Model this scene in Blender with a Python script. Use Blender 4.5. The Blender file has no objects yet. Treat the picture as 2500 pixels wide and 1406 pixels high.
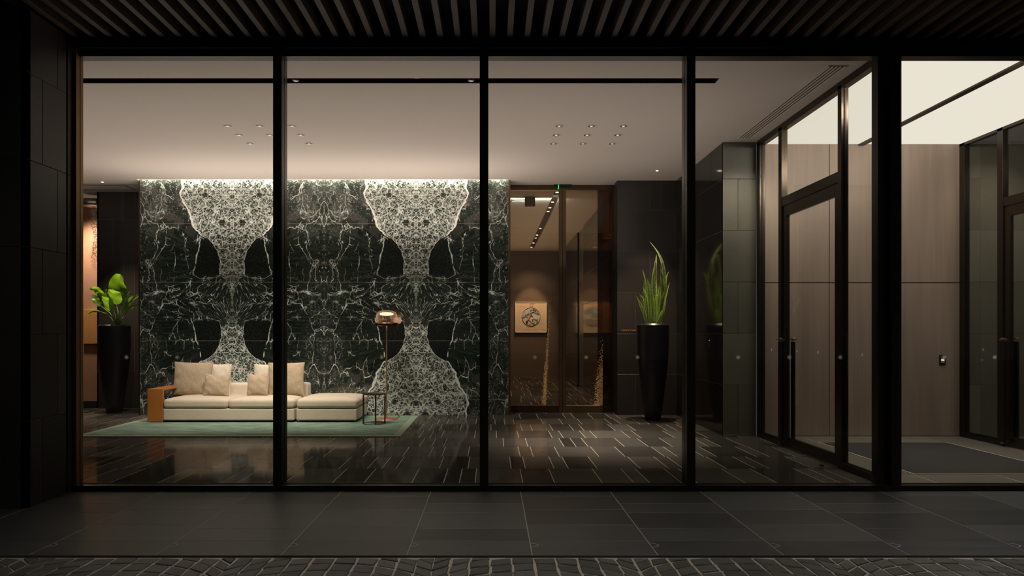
import bpy, bmesh, math, random
from mathutils import Vector, Matrix
PI = math.pi
C = bpy.context.scene.collection
SC = bpy.context.scene
F = 1650.0; CX = 1200.0; CY = 812.0; H = 1.5      # focal length in px, vanishing point, eye height
def W(px, py, d):                                 # photo pixel at depth d -> world point
    return Vector(((px-CX)*d/F, d, H+(CY-py)*d/F))

# ------------------------------------------------------------------ node helper
class S:
    def __init__(s, nt, o): s.nt = nt; s.o = o
    def _m(s, op, *a, clamp=False):
        n = s.nt.nodes.new('ShaderNodeMath'); n.operation = op; n.use_clamp = clamp
        for i, v in enumerate((s,)+a):
            if isinstance(v, S): s.nt.links.new(v.o, n.inputs[i])
            else: n.inputs[i].default_value = v
        return S(s.nt, n.outputs[0])
    def __add__(s, b): return s._m('ADD', b)
    __radd__ = __add__
    def __sub__(s, b): return s._m('SUBTRACT', b)
    def __rsub__(s, b): return (s*-1)+b
    def __mul__(s, b): return s._m('MULTIPLY', b)
    __rmul__ = __mul__
    def __truediv__(s, b): return s._m('DIVIDE', b)
    def abs(s): return s._m('ABSOLUTE')
    def max(s, b): return s._m('MAXIMUM', b)
    def min(s, b): return s._m('MINIMUM', b)
    def lt(s, b): return s._m('LESS_THAN', b)
    def gt(s, b): return s._m('GREATER_THAN', b)
    def pow(s, b): return s._m('POWER', b)
    def ping(s, b): return s._m('PINGPONG', b)
    def sat(s): return s._m('MULTIPLY', 1.0, clamp=True)
    def step(s, a, b, r0=0.0, r1=1.0):             # smoothstep a..b -> r0..r1
        n = s.nt.nodes.new('ShaderNodeMapRange'); n.interpolation_type = 'SMOOTHSTEP'
        s.nt.links.new(s.o, n.inputs['Value'])
        n.inputs['From Min'].default_value = a; n.inputs['From Max'].default_value = b
        n.inputs['To Min'].default_value = r0; n.inputs['To Max'].default_value = r1
        return S(s.nt, n.outputs['Result'])
    def curve(s, pts):                             # float curve, all values in 0..1
        n = s.nt.nodes.new('ShaderNodeFloatCurve'); s.nt.links.new(s.o, n.inputs['Value'])
        c = n.mapping.curves[0]
        while len(c.points) < len(pts): c.points.new(0.5, 0.5)
        for p, (x, y) in zip(c.points, pts): p.location = (x, y); p.handle_type = 'VECTOR'
        n.mapping.update(); return S(s.nt, n.outputs[0])

class G:
    """one material graph"""
    def __init__(s, name):
        s.m = bpy.data.materials.new(name); s.m.use_nodes = True; s.nt = s.m.node_tree
        s.nt.nodes.clear(); s.out = s.nt.nodes.new('ShaderNodeOutputMaterial')
    def n(s, t): return s.nt.nodes.new(t)
    def l(s, a, b): s.nt.links.new(a.o if isinstance(a, S) else a, b)
    def pos(s):
        return s.n('ShaderNodeTexCoord').outputs['Object']
    def sep(s, v):
        x = s.n('ShaderNodeSeparateXYZ'); s.l(v, x.inputs[0]); return [S(s.nt, o) for o in x.outputs]
    def comb(s, x, y, z=0.0):
        c = s.n('ShaderNodeCombineXYZ')
        for i, v in enumerate((x, y, z)):
            if isinstance(v, S): s.l(v, c.inputs[i])
            else: c.inputs[i].default_value = v
        return c.outputs[0]
    def noise(s, v, scale, detail=3, rough=.5, dist=0, color=False):
        n = s.n('ShaderNodeTexNoise'); s.l(v, n.inputs['Vector'])
        n.inputs['Scale'].default_value = scale; n.inputs['Detail'].default_value = detail
        n.inputs['Roughness'].default_value = rough; n.inputs['Distortion'].default_value = dist
        return n.outputs['Color'] if color else S(s.nt, n.outputs[0])
    def vor(s, v, scale, feat='DISTANCE_TO_EDGE', out='Distance', rnd=1.0):
        n = s.n('ShaderNodeTexVoronoi'); n.feature = feat; s.l(v, n.inputs['Vector'])
        n.inputs['Scale'].default_value = scale; n.inputs['Randomness'].default_value = rnd
        return S(s.nt, n.outputs[out])
    def scale(s, v, k):
        n = s.n('ShaderNodeVectorMath'); n.operation = 'MULTIPLY'; s.l(v, n.inputs[0]); n.inputs[1].default_value = k
        return n.outputs[0]
    def warp(s, v, scale, amt, detail=2):
        c = s.noise(v, scale, detail, color=True)
        a = s.n('ShaderNodeVectorMath'); a.operation = 'SUBTRACT'; s.l(c, a.inputs[0]); a.inputs[1].default_value = (.5, .5, .5)
        b = s.n('ShaderNodeVectorMath'); b.operation = 'SCALE'; s.l(a.outputs[0], b.inputs[0]); b.inputs['Scale'].default_value = amt
        d = s.n('ShaderNodeVectorMath'); d.operation = 'ADD'; s.l(v, d.inputs[0]); s.l(b.outputs[0], d.inputs[1])
        return d.outputs[0]
    def mix(s, f, a, b, mode='MIX'):
        n = s.n('ShaderNodeMix'); n.data_type = 'RGBA'; n.blend_type = mode; n.clamp_factor = True
        if isinstance(f, S): s.l(f, n.inputs[0])
        else: n.inputs[0].default_value = f
        for i, v in ((6, a), (7, b)):
            if isinstance(v, (tuple, list)): n.inputs[i].default_value = (*v[:3], 1)
            elif isinstance(v, S): s.l(v, n.inputs[i])
            else: s.l(v, n.inputs[i])
        return n.outputs[2]
    def bsdf(s, color, rough=.5, metal=0, spec=.5, bump=None, bstr=.3, bdist=.01, **kw):
        p = s.n('ShaderNodeBsdfPrincipled')
        def put(k, v):
            if isinstance(v, (tuple, list)): p.inputs[k].default_value = (*v[:3], 1)
            elif isinstance(v, (int, float)): p.inputs[k].default_value = v
            else: s.l(v, p.inputs[k])
        put('Base Color', color); put('Roughness', rough); put('Metallic', metal); put('Specular IOR Level', spec)
        for k, v in kw.items(): put(k.replace('_', ' '), v)
        if bump is not None:
            b = s.n('ShaderNodeBump'); b.inputs['Strength'].default_value = bstr; b.inputs['Distance'].default_value = bdist
            s.l(bump, b.inputs['Height']); s.l(b.outputs[0], p.inputs['Normal'])
        s.l(p.outputs[0], s.out.inputs[0]); s.p = p; return s.m

def plain(name, color, rough=.5, metal=0, spec=.5, nscale=0, namt=.15, bstr=0, **kw):
    g = G(name); v = g.pos()
    if nscale:
        f = g.noise(v, nscale, 4)
        col = g.mix(f, tuple(c*(1-namt) for c in color), tuple(min(1, c*(1+namt)) for c in color))
        return g.bsdf(col, rough, metal, spec, bump=f if bstr else None, bstr=bstr or .1, **kw)
    f = g.noise(v, 3, 2)
    return g.bsdf(g.mix(f, tuple(c*.96 for c in color), tuple(min(1, c*1.04) for c in color)), rough, metal, spec, **kw)

def emis(name, color, strength):
    g = G(name); e = g.n('ShaderNodeEmission'); e.inputs[0].default_value = (*color, 1); e.inputs[1].default_value = strength
    g.l(e.outputs[0], g.out.inputs[0]); return g.m

def glassmat(name, tint=(1, 1, 1), refl=1.0, rough=0.0, ior=1.45, flake=None):
    g = G(name)
    t = g.n('ShaderNodeBsdfTransparent'); t.inputs[0].default_value = (*tint, 1)
    gl = g.n('ShaderNodeBsdfGlossy'); gl.inputs['Roughness'].default_value = rough
    fr = g.n('ShaderNodeFresnel'); fr.inputs[0].default_value = ior
    geo = g.n('ShaderNodeNewGeometry'); fac = (S(g.nt, fr.outputs[0])*refl*(1-S(g.nt, geo.outputs['Backfacing']))).sat()
    m = g.n('ShaderNodeMixShader'); g.l(fac, m.inputs[0]); g.l(t.outputs[0], m.inputs[1]); g.l(gl.outputs[0], m.inputs[2])
    out = m.outputs[0]
    if flake:
        fac2, col = flake(g)
        d = g.n('ShaderNodeBsdfPrincipled'); d.inputs['Base Color'].default_value = (*col, 1)
        d.inputs['Roughness'].default_value = .45; d.inputs['Metallic'].default_value = .35
        m2 = g.n('ShaderNodeMixShader'); g.l(fac2, m2.inputs[0]); g.l(out, m2.inputs[1]); g.l(d.outputs[0], m2.inputs[2]); out = m2.outputs[0]
    g.l(out, g.out.inputs[0]); return g.m

# ------------------------------------------------------------------ mesh helper
class MB:
    def __init__(s): s.v = []; s.f = []; s.sm = []; s.tone = []; s.uv = None; s.cur = .5
    def add(s, vs, fs, smooth=False):
        o = len(s.v); s.v += [tuple(v) for v in vs]
        for f in fs: s.f.append([o+i for i in f]); s.sm.append(smooth); s.tone.append(s.cur)
        return s
    def box(s, x0, x1, y0, y1, z0, z1, b=0.0):
        if b <= 0:
            vs = [(x, y, z) for x in (x0, x1) for y in (y0, y1) for z in (z0, z1)]
            return s.add(vs, [(0, 1, 3, 2), (4, 6, 7, 5), (0, 4, 5, 1), (2, 3, 7, 6), (0, 2, 6, 4), (1, 5, 7, 3)])
        c = ((x0+x1)/2, (y0+y1)/2, (z0+z1)/2); h = ((x1-x0)/2, (y1-y0)/2, (z1-z0)/2)
        b = min(b, min(h)*.98); vs = []; idx = {}
        for sx in (-1, 1):
            for sy in (-1, 1):
                for sz in (-1, 1):
                    for a in range(3):
                        sg = (sx, sy, sz); p = [c[i]+sg[i]*(h[i] if i == a else h[i]-b) for i in range(3)]
                        idx[(sx, sy, sz, a)] = len(vs); vs.append(p)
        fs = []
        for a in range(3):
            o1, o2 = [(1, 2), (0, 2), (0, 1)][a]
            for sg in (-1, 1):
                q = []
                for (u, w) in ((-1, -1), (1, -1), (1, 1), (-1, 1)):
                    k = [0, 0, 0]; k[a] = sg; k[o1] = u; k[o2] = w; q.append(idx[(*k, a)])
                fs.append(q)
        for a, b_ in ((0, 1), (0, 2), (1, 2)):
            c_ = 3-a-b_
            for sa in (-1, 1):
                for sb in (-1, 1):
                    k0 = [0]*3; k1 = [0]*3; k0[a] = k1[a] = sa; k0[b_] = k1[b_] = sb; k0[c_] = -1; k1[c_] = 1
                    fs.append([idx[(*k0, a)], idx[(*k1, a)], idx[(*k1, b_)], idx[(*k0, b_)]])
        for sx in (-1, 1):
            for sy in (-1, 1):
                for sz in (-1, 1): fs.append([idx[(sx, sy, sz, a)] for a in range(3)])
        return s.add(vs, fs)
    def lathe(s, prof, c=(0, 0, 0), n=48, smooth=True):
        vs = []; fs = []
        for r, z in prof:
            for i in range(n):
                a = 2*PI*i/n; vs.append((c[0]+r*math.cos(a), c[1]+r*math.sin(a), c[2]+z))
        for k in range(len(prof)-1):
            for i in range(n):
                j = (i+1) % n; fs.append((k*n+i, k*n+j, (k+1)*n+j, (k+1)*n+i))
        return s.add(vs, fs, smooth)
    def cyl(s, c, r, h, n=32, r2=None, smooth=True):
        r2 = r if r2 is None else r2
        s.lathe([(r, 0), (r2, h)], c, n, smooth)
        for z, rr in ((0, r), (h, r2)):
            s.add([(c[0]+rr*math.cos(2*PI*i/n), c[1]+rr*math.sin(2*PI*i/n), c[2]+z) for i in range(n)], [list(range(n))])
        return s
    def tube(s, pts, r, n=10, closed=False):
        pts = [Vector(p) for p in pts]; m = len(pts); vs = []; fs = []
        rr = r if isinstance(r, (list, tuple)) else [r]*m
        for i, p in enumerate(pts):
            if closed: t = pts[(i+1) % m]-pts[i-1]
            else: t = pts[min(i+1, m-1)]-pts[max(i-1, 0)]
            t.normalize(); u = t.orthogonal() if abs(t.z) < .9 else Vector((1, 0, 0)); 
            u = (Vector((0, 0, 1)).cross(t) if abs(t.z) < .9 else Vector((1, 0, 0))).normalized(); w = t.cross(u).normalized()
            u = w.cross(t)
            for k in range(n):
                a = 2*PI*k/n; vs.append(p+(u*math.cos(a)+w*math.sin(a))*rr[i])
        L = m if closed else m-1
        for i in range(L):
            for k in range(n):
                i2 = (i+1) % m; k2 = (k+1) % n; fs.append((i*n+k, i*n+k2, i2*n+k2, i2*n+k))
        if not closed: fs += [list(range(n))[::-1], [(m-1)*n+k for k in range(n)]]
        return s.add(vs, fs, True)
    def prism(s, poly, y0, y1):                    # polygon in xz extruded along y
        n = len(poly); vs = [(x, y0, z) for x, z in poly]+[(x, y1, z) for x, z in poly]
        return s.add(vs, [list(range(n)), list(range(n, 2*n))[::-1]]+[(i, (i+1) % n, n+(i+1) % n, n+i) for i in range(n)])
    def soft(s, x0, x1, y0, y1, z0, z1, r=.03, crown=0, n=14, wob=0, seed=0):
        rnd = random.Random(seed); ph = [rnd.uniform(0, 6) for _ in range(6)]
        h = Vector(((x1-x0)/2, (y1-y0)/2, (z1-z0)/2)); c = Vector(((x0+x1)/2, (y0+y1)/2, (z0+z1)/2))
        r = min(r, min(h)*.999)
        tt = lambda i: math.sin((2*i/n-1)*PI/2)
        for a in range(3):
            o1, o2 = [(1, 2), (2, 0), (0, 1)][a]
            for sg in (-1, 1):
                vs = []; fs = []
                for i in range(n+1):
                    for j in range(n+1):
                        p = [0, 0, 0]; p[a] = sg*h[a]; p[o1] = tt(i)*h[o1]; p[o2] = tt(j)*h[o2]
                        q = Vector(p); inner = Vector([max(-(h[k]-r), min(h[k]-r, q[k])) for k in range(3)])
                        d = q-inner
                        if d.length > 1e-9: q = inner+d.normalized()*r
                        u, w = q.x/h.x, q.y/h.y
                        if crown and q.z > 0: q.z += crown*(1-u**4)*(1-w**4)*min(1, q.z/(h.z*.6))
                        if wob:
                            q.z += wob*math.sin(q.x*9+ph[0])*math.sin(q.y*7+ph[1])*(1 if q.z > 0 else 0)
                            q.y += wob*math.sin(q.x*6+ph[2])*math.sin(q.z*15+ph[3])
                        vs.append(q+c)
                for i in range(n):
                    for j in range(n):
                        k = i*(n+1)+j; f = (k, k+n+1, k+n+2, k+1); fs.append(f if sg > 0 else f[::-1])
                s.add(vs, fs, True)
        return s
    def build(s, name, mat, parent=None, weld=False, tone=False, bevel=0):
        me = bpy.data.meshes.new(name)
        off = Vector((0, 0, 0)); p = parent
        while p: off = off+p.location; p = p.parent
        me.from_pydata([tuple(Vector(v)-off) for v in s.v], [], s.f)
        for p, sm in zip(me.polygons, s.sm): p.use_smooth = sm
        if tone:
            a = me.attributes.new('tone', 'FLOAT', 'FACE'); a.data.foreach_set('value', s.tone)
        me.validate(); bm = bmesh.new(); bm.from_mesh(me)
        if weld: bmesh.ops.remove_doubles(bm, verts=bm.verts, dist=1e-5)
        bmesh.ops.recalc_face_normals(bm, faces=bm.faces); bm.to_mesh(me); bm.free()
        o = bpy.data.objects.new(name, me); C.objects.link(o)
        if mat is not None: me.materials.append(mat)
        if parent: o.parent = parent
        if bevel:
            b = o.modifiers.new('b', 'BEVEL'); b.width = bevel; b.segments = 2; b.limit_method = 'ANGLE'
        return o

def tag(o, label=None, cat=None, group=None, kind=None):
    if label: o['label'] = label
    if cat: o['category'] = cat
    if group: o['group'] = group
    if kind: o['kind'] = kind
    return o
def empty(name, loc, label=None, cat=None, group=None, kind=None):
    o = bpy.data.objects.new(name, None); o.location = loc; o.empty_display_size = .1; C.objects.link(o)
    return tag(o, label, cat, group, kind)
def struct(o, label=None): return tag(o, label, kind='structure')
def copy_tree(o, loc):
    c = o.copy(); C.objects.link(c); c.location = loc
    for ch in list(o.children):
        d = ch.copy(); C.objects.link(d); d.parent = c
        for gch in ch.children:
            e = gch.copy(); C.objects.link(e); e.parent = d
    return c
def light(kind, name, loc, power, color=(1, 1, 1), target=None, **kw):
    l = bpy.data.lights.new(name, kind); l.energy = power; l.color = color
    for k, v in kw.items(): setattr(l, k, v)
    o = bpy.data.objects.new(name, l); C.objects.link(o); o.location = loc
    if target is not None: o.rotation_euler = (Vector(target)-Vector(loc)).to_track_quat('-Z', 'Y').to_euler()
    return o

# ------------------------------------------------------------------ materials
WARM = (1.0, .80, .60); WARM2 = (1.0, .88, .76)
def stone_mat(name, base, rough=.45, spec=.5, tonevar=.35, streak=(6, 6, 6), bstr=.08, grain=120):
    g = G(name); v = g.pos()
    a = g.n('ShaderNodeAttribute'); a.attribute_name = 'tone'; tone = S(g.nt, a.outputs['Fac'])
    f = g.noise(g.scale(v, streak), 1.0, 5, .6); gr = g.noise(v, grain, 2, .7)
    k = (tone-.5)*tonevar*2+(f-.5)*.7+(gr-.5)*.5+1.0
    col = g.mix(k*.5, (0, 0, 0), tuple(c*2 for c in base))
    return g.bsdf(col, rough=(f*.12+(rough-.06)), spec=spec, bump=gr+f*.5, bstr=bstr, bdist=.003)
M = {}
M['floor'] = stone_mat('floor_stone', (.060, .055, .047), .075, .012, .50, (1.2, 14, 1), .02)
M['paver'] = stone_mat('outer_paver', (.052, .054, .052), .42, .5, .3, (1.3, 9, 1), .3, 90)
M['wallstone'] = stone_mat('dark_wall_stone', (.034, .029, .025), .38, .5, .25, (1, 1, 1), .15, 150)
M['polished'] = stone_mat('polished_wall_stone', (.016, .015, .013), .09, .5, .25, (1, 1, 1), .01, 150)
M['pillarstone'] = stone_mat('grey_green_stone', (.12, .116, .088), .42, .4, .2, (1, 1, 1), .15, 150)
M['vest'] = stone_mat('vestibule_stone', (.13, .118, .10), .32, .5, .2, (1.5, 22, 1), .1, 90)
M['cobble'] = stone_mat('cobblestone', (.088, .083, .076), .55, .5, .3, (7, 20, 5), .5, 60)
M['grout_bright'] = plain('pale_joint', (.50, .43, .33), .45)
M['grout_mid'] = plain('grey_joint', (.28, .265, .225), .7)
M['grout_wall'] = plain('wall_joint', (.11, .095, .07), .7)
M['grout_dark'] = plain('dark_joint', (.012, .011, .010), .8)
M['sand'] = plain('joint_sand', (.46, .40, .33), .9, nscale=60, namt=.4, bstr=.5)
M['ceiling'] = plain('ceiling_paint', (.58, .52, .462), .8, nscale=1.5, namt=.02)
M['black'] = plain('matt_black', (.004, .004, .004), .6)
M['void'] = plain('soffit_black', (.006, .006, .005), .9)
def bronze_mat(name, col, rough=.32, metal=.85):
    g = G(name); v = g.pos(); f = g.noise(g.scale(v, (60, 60, 1.2)), 1, 3)
    return g.bsdf(g.mix(f, tuple(c*.9 for c in col), tuple(c*1.1 for c in col)), rough=f*.06+rough-.03, metal=metal)
M['bronze'] = bronze_mat('dark_bronze', (.17, .115, .065), .30)
M['bronze_dark'] = bronze_mat('black_bronze', (.020, .016, .012), .34, .6)
M['jamb'] = bronze_mat('jamb_bronze', (.27, .165, .075), .42, .75)
M['bronze_part'] = bronze_mat('partition_bronze', (.055, .042, .031), .24, .85)
M['satin_bronze'] = plain('satin_bronze', (.42, .30, .20), .35, .8)
M['bronze_door'] = bronze_mat('door_bronze', (.10, .062, .033), .3)
M['copper'] = plain('polished_copper', (.80, .40, .24), .36, .9)
M['steel'] = plain('brushed_steel', (.42, .44, .46), .3, 1.0)
M['darkmetal'] = plain('dark_metal', (.085, .065, .05), .35, .9)
M['glass'] = glassmat('clear_glass', (.985, .983, .975), .8)
M['glass_edge'] = glassmat('partition_glass', (.985, .982, .972), .65)
def decalm():
    g = G('frosted_decal'); d = g.n('ShaderNodeBsdfDiffuse'); t = g.n('ShaderNodeBsdfTranslucent'); m = g.n('ShaderNodeMixShader')
    for q in (d, t): q.inputs[0].default_value = (.95, .92, .86, 1)
    m.inputs[0].default_value = .8; g.l(d.outputs[0], m.inputs[1]); g.l(t.outputs[0], m.inputs[2]); g.l(m.outputs[0], g.out.inputs[0]); return g.m
M['decal'] = decalm()
def wood():
    g = G('slat_wood'); v = g.pos(); f = g.noise(g.scale(v, (70, 5, 40)), 1, 4, .7)
    return g.bsdf(g.mix(f, (.030, .017, .010), (.105, .060, .036)), .6, bump=f, bstr=.2, bdist=.002)
M['wood'] = wood()
def panelm():
    g = G('taupe_panel'); v = g.pos()
    f = g.noise(g.scale(v, (11, 11, .5)), 1, 5, .6); f2 = g.noise(g.scale(v, (1.2, 1.2, .4)), 1, 3)
    k = f*.6+f2*.5
    return g.bsdf(g.mix(k, (.12, .086, .066), (.38, .293, .23)), rough=f*.15+.36, metal=.15, spec=.5)
M['panel'] = panelm()
def leather():
    g = G('tan_leather'); v = g.pos(); f = g.noise(v, 90, 4); h = g.noise(v, 4, 2)
    return g.bsdf(g.mix(h, (.30, .10, .018), (.42, .155, .035)), .45, bump=f, bstr=.15, bdist=.002)
M['leather'] = leather()
def fabric(name, c0, c1, ws=260, slub=True):
    g = G(name); v = g.pos(); x, y, z = g.sep(v)
    a = g.noise(g.scale(v, (ws, ws, 14)), 1, 2); b = g.noise(g.scale(v, (14, ws, ws)), 1, 2)
    f = (a*.5+b*.5) if slub else g.noise(v, ws, 2)
    h = g.noise(v, 2.5, 2)
    return g.bsdf(g.mix((f-.5)*1.7+.45+(h-.5)*.2, c0, c1), .9, spec=.2, bump=f, bstr=.35, bdist=.004, Sheen_Weight=.25, Sheen_Roughness=.4)
M['cream'] = fabric('cream_linen', (.44, .37, .27), (.68, .60, .47))
M['cream_light'] = fabric('pale_linen', (.52, .44, .34), (.74, .66, .54))
M['oat'] = fabric('oatmeal_weave', (.25, .185, .115), (.60, .48, .34), 190)
def rugm(name, c0, c1, c2):
    g = G(name); v = g.pos()
    a = g.noise(g.scale(v, (1.3, 7, 1)), 2.2, 6, .7, .6); b = g.noise(v, 240, 2)
    k = a.step(.40, .62)
    col = g.mix(k, c0, c1); col = g.mix((b-.4)*.9, col, c2)
    return g.bsdf(col, .95, spec=.1, bump=b+a, bstr=.6, bdist=.006, Sheen_Weight=.4)
M['rug'] = rugm('green_pile', (.06, .13, .09), (.24, .36, .26), (.30, .42, .30))
M['rug_border'] = rugm('green_binding', (.24, .33, .22), (.30, .39, .26), (.33, .42, .28))
M['mat'] = plain('entrance_mat_fibre', (.022, .021, .019), .95, nscale=160, namt=.8, bstr=.8)
M['pot'] = plain('black_ceramic', (.010, .009, .009), .36, nscale=6, namt=.2)
M['soil'] = plain('soil', (.02, .013, .008), .95, nscale=60, namt=.5, bstr=.8)
def lampglass():
    m = glassmat('rose_glass', (.88, .74, .68), 1.6, .05); nt = m.node_tree; o = nt.nodes['Material Output']; src = o.inputs[0].links[0].from_socket
    d = nt.nodes.new('ShaderNodeBsdfTranslucent'); d.inputs[0].default_value = (.85, .62, .54, 1)
    lw = nt.nodes.new('ShaderNodeLayerWeight'); lw.inputs[0].default_value = .35
    x = nt.nodes.new('ShaderNodeMixShader'); mm = nt.nodes.new('ShaderNodeMath'); mm.operation = 'MULTIPLY_ADD'; mm.inputs[1].default_value = .28; mm.inputs[2].default_value = .02
    nt.links.new(lw.outputs['Facing'], mm.inputs[0]); nt.links.new(mm.outputs[0], x.inputs[0]); nt.links.new(src, x.inputs[1]); nt.links.new(d.outputs[0], x.inputs[2]); nt.links.new(x.outputs[0], o.inputs[0]); return m
M['lamp_glass'] = lampglass()
M['copper_dark'] = plain('dark_copper', (.22, .085, .04), .2, 1.0)
M['warmwall'] = plain('warm_plaster', (.50, .40, .33), .6, nscale=4, namt=.12)

def leafmat(name, dark, lite, ribs=True, banded=False):
    g = G(name)
    uvn = g.n('ShaderNodeUVMap'); x, y, z = g.sep(uvn.outputs[0])   # x across -1..1 stored 0..1, y along
    ac = (x-.5).abs()
    if banded:
        v = g.pos(); nz = g.noise(g.scale(v, (25, 25, 110)), 1, 3, .7)
        col = g.mix(nz.step(.42, .60), dark, lite)
        col = g.mix(ac.step(.30, .36), col, (.85, .88, .30))
    else:
        r = ((y*38-ac*14)*1.0)._m('SINE')*.5+.5
        col = g.mix(r*.45, lite, dark)
        col = g.mix(ac.step(.0, .035, 1.0, 0.0), col, tuple(c*.6+.02 for c in dark))
    p = g.n('ShaderNodeBsdfPrincipled'); g.l(col, p.inputs['Base Color']); p.inputs['Roughness'].default_value = .32
    t = g.n('ShaderNodeBsdfTranslucent')
    col2 = g.mix(.65, col, (.42, .80, .03), 'MIX'); g.l(col2, t.inputs[0])
    m = g.n('ShaderNodeMixShader'); m.inputs[0].default_value = .38 if banded else .5
    g.l(p.outputs[0], m.inputs[1]); g.l(t.outputs[0], m.inputs[2]); g.l(m.outputs[0], g.out.inputs[0]); return g.m
M['leaf'] = leafmat('broad_leaf', (.035, .10, .02), (.13, .27, .045))
M['snake'] = leafmat('banded_leaf', (.08, .14, .05), (.42, .54, .24), banded=True)
M['stem'] = plain('leaf_stem', (.14, .22, .06), .5)

# ------------------------------------------------------------------ marble
def marble():
    g = G('green_marble'); v0 = g.pos(); x, y, z = g.sep(v0)
    P = 1.675
    u = (x+4.724).ping(P); v = (z-2.12).abs()
    low = z.lt(2.12)
    base = g.comb(u, v, low*3.0)
    w1 = g.warp(base, 3.2, .10); w2 = g.warp(w1, 16, .030)
    uu, vv, _ = g.sep(w1); un, vn, _ = g.sep(w2)
    un = un.abs()
    # boundary of the net region, u as a function of v
    ub = (vn/2.2).curve([(0, .02/1.7), (.10, .05/1.7), (.20, .225/1.7), (.31, .21/1.7), (.395, .256/1.7), (.455, .35/1.7), (.497, .44/1.7), (.522, .57/1.7),
                         (.62, .72/1.7), (.73, .80/1.7), (.82, .90/1.7), (.87, .95/1.7), (.92, .90/1.7), (1, .93/1.7)])*1.7
    ddx = un-ub
    inside = ddx.lt(0)
    ins_s = ddx.step(-.02, .02, 1, 0)
    hi = vn.step(.95, 1.5)
    wob = g.noise(w1, 9, 3)
    bw = (hi*.015+.005)*(wob*1.6+.2)
    border = (ddx.abs()/bw).step(.5, 1.15, 1, 0)*vn.step(.36, .56)
    # net
    def ridge(vec, sc, wdt, det=3, rough=.55, soft=.3):
        return ((g.noise(vec, sc, det, rough)-.5).abs()/wdt).step(soft, 1.0, 1, 0)
    th = g.noise(w1, 3.6, 3); lace = g.noise(w2, 34, 5, .75); big = g.noise(base, 2.6, 2)
    wA = g.warp(w2, 9, .07, 3)
    e1 = g.vor(wA, 9.5); e2 = g.vor(g.warp(wA, 26, .03, 3), 21); e3 = g.vor(wA, 5.5)
    n1 = (e1/(th*.20+.01)).step(.15, 1.0, 1, 0)
    n2 = (e2/(th*.36+.02)).step(.1, 1.0, .8, 0)
    n3 = ridge(wA, 13, .016).max(ridge(w2, 27, .018)*.7)
    net = n1.max(n3).max(n2*lace.step(.44, .56))
    net = net*(lace.step(.34, .60, .35, 1.2))*(hi*.25+.75)
    pk = (g.vor(w1, 4.2, 'F1')/.34).step(.55, 1.0, 1, 0)*g.vor(w1, 4.2, 'F1', 'Color').gt(.72)
    net = net*(1-pk*.8)
    # outer cracks
    wc = g.warp(g.scale(w1, (1.0, .55, 1)), 7, .10, 4)
    c1 = g.vor(wc, 3.0); c2 = g.vor(g.warp(g.scale(w2, (1, .5, 1)), 11, .09, 4), 6.0)
    m1 = g.noise(base, 2.4, 2).step(.44, .56); m2 = g.noise(w1, 4.3, 2).step(.48, .60)
    k1 = (c1/.0125).step(.2, 1.1, 1, 0)*m1
    k2 = (c2/.023).step(.2, 1.1, .8, 0)*m2
    k3 = ridge(g.scale(wA, (1, .5, 1)), 9, .010, 4)*lace.step(.4, .6)
    # radial streaks from the waist
    du = u+.04; dv = v-.56
    ang = dv._m('ARCTAN2', du.max(.001)); r = (du*du+dv*dv)._m('SQRT')
    rc = g.warp(g.comb(ang*7.0, r*1.9, low*2), 2.2, .9, 4)
    s1 = (g.vor(rc, 1.5)/.035).step(.2, 1.0, 1, 0)*g.noise(rc, 2.1, 3).step(.40, .56)
    zone_root = vv.step(.22, .60, 1, 0)*uu.step(.9, 1.5, 1, .2)
    streakn = g.noise(g.comb(ang*24.0, r*3.4, low), 1, 5, .7)
    # dark ovals
    uD = (vn/2.2).curve([(0, .80/1.7), (.18, .75/1.7), (.27, .68/1.7), (.36, .64/1.7), (.43, .60/1.7), (.52, .57/1.7), (.6, .40/1.7), (1, .3/1.7)])*1.7
    vlow = vn-(.36+(un-.45)*(un-.45)*1.0)
    oval = ddx.step(0, .02)*(un-uD).step(-.03, .01, 1, 0)*vlow.step(-.02, .10)*vn.step(1.04, 1.12, 1, 0)
    ovl = ((un-uD).abs()/(wob*.022+.001)).step(.3, 1.1, 1, 0)*vn.step(.10, .3)*vn.step(1.06, 1.10, 1, 0)
    ovb = (vlow.abs()/(wob*.03)).step(.2, 1.1, 1, 0)*un.gt(.20)*un.lt(.78)*lace.step(.42, .55)
    # upper outer web and the column at the dark axis
    up = vv.step(1.15, 1.85)*(1-ins_s)
    colm = uu.step(1.05, 1.50)
    web = (k3*1.0).max(n1*.5*th.step(.4, .6)).max(n3*.7*big.step(.4, .6))*(up*.85+colm*.62).min(.95)*(lace.step(.35, .6))
    # cream band by the middle seam
    vb = (un/1.7).curve([(0, .10), (.35, .10), (.52, .04), (.64, .06), (.76, .13), (.86, .05), (1, .10)])
    band = ((vn-vb).abs()/(wob*.075+.003)).step(.1, 1.1, 1, 0)*un.step(.45, .8)*big.step(.42, .58)*lace.step(.32, .55)
    cr = k1.max(k2).max(s1*zone_root*.9)*(1-oval)
    outer = cr.max(web).max(band*.9).max(ovl*.95*g.noise(base, 6, 2).step(.35, .5)).max(ovb*.6*(1-colm))
    lowin = vn.step(.22, .55, 1, 0)
    inner = (net*(1-lowin*.85)).max(s1*lowin).max(lowin*k3).max(lowin*n3*.6)
    vein = (outer*(1-ins_s)+inner*ins_s).max(border).step(.06, .92)
    # colours
    cell = g.vor(wA, 6.5, 'F1', 'Color')
    cc = g.noise(base, 5, 4, .6)
    fine = g.noise(g.scale(w2, (1, .6, 1)), 60, 4, .75)
    dk = g.mix(cc, (.003, .005, .004), (.016, .021, .016))
    dk = g.mix(streakn.step(.45, .72)*(1-oval)*(1-ins_s*hi)*.8, dk, (.045, .062, .046))
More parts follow.
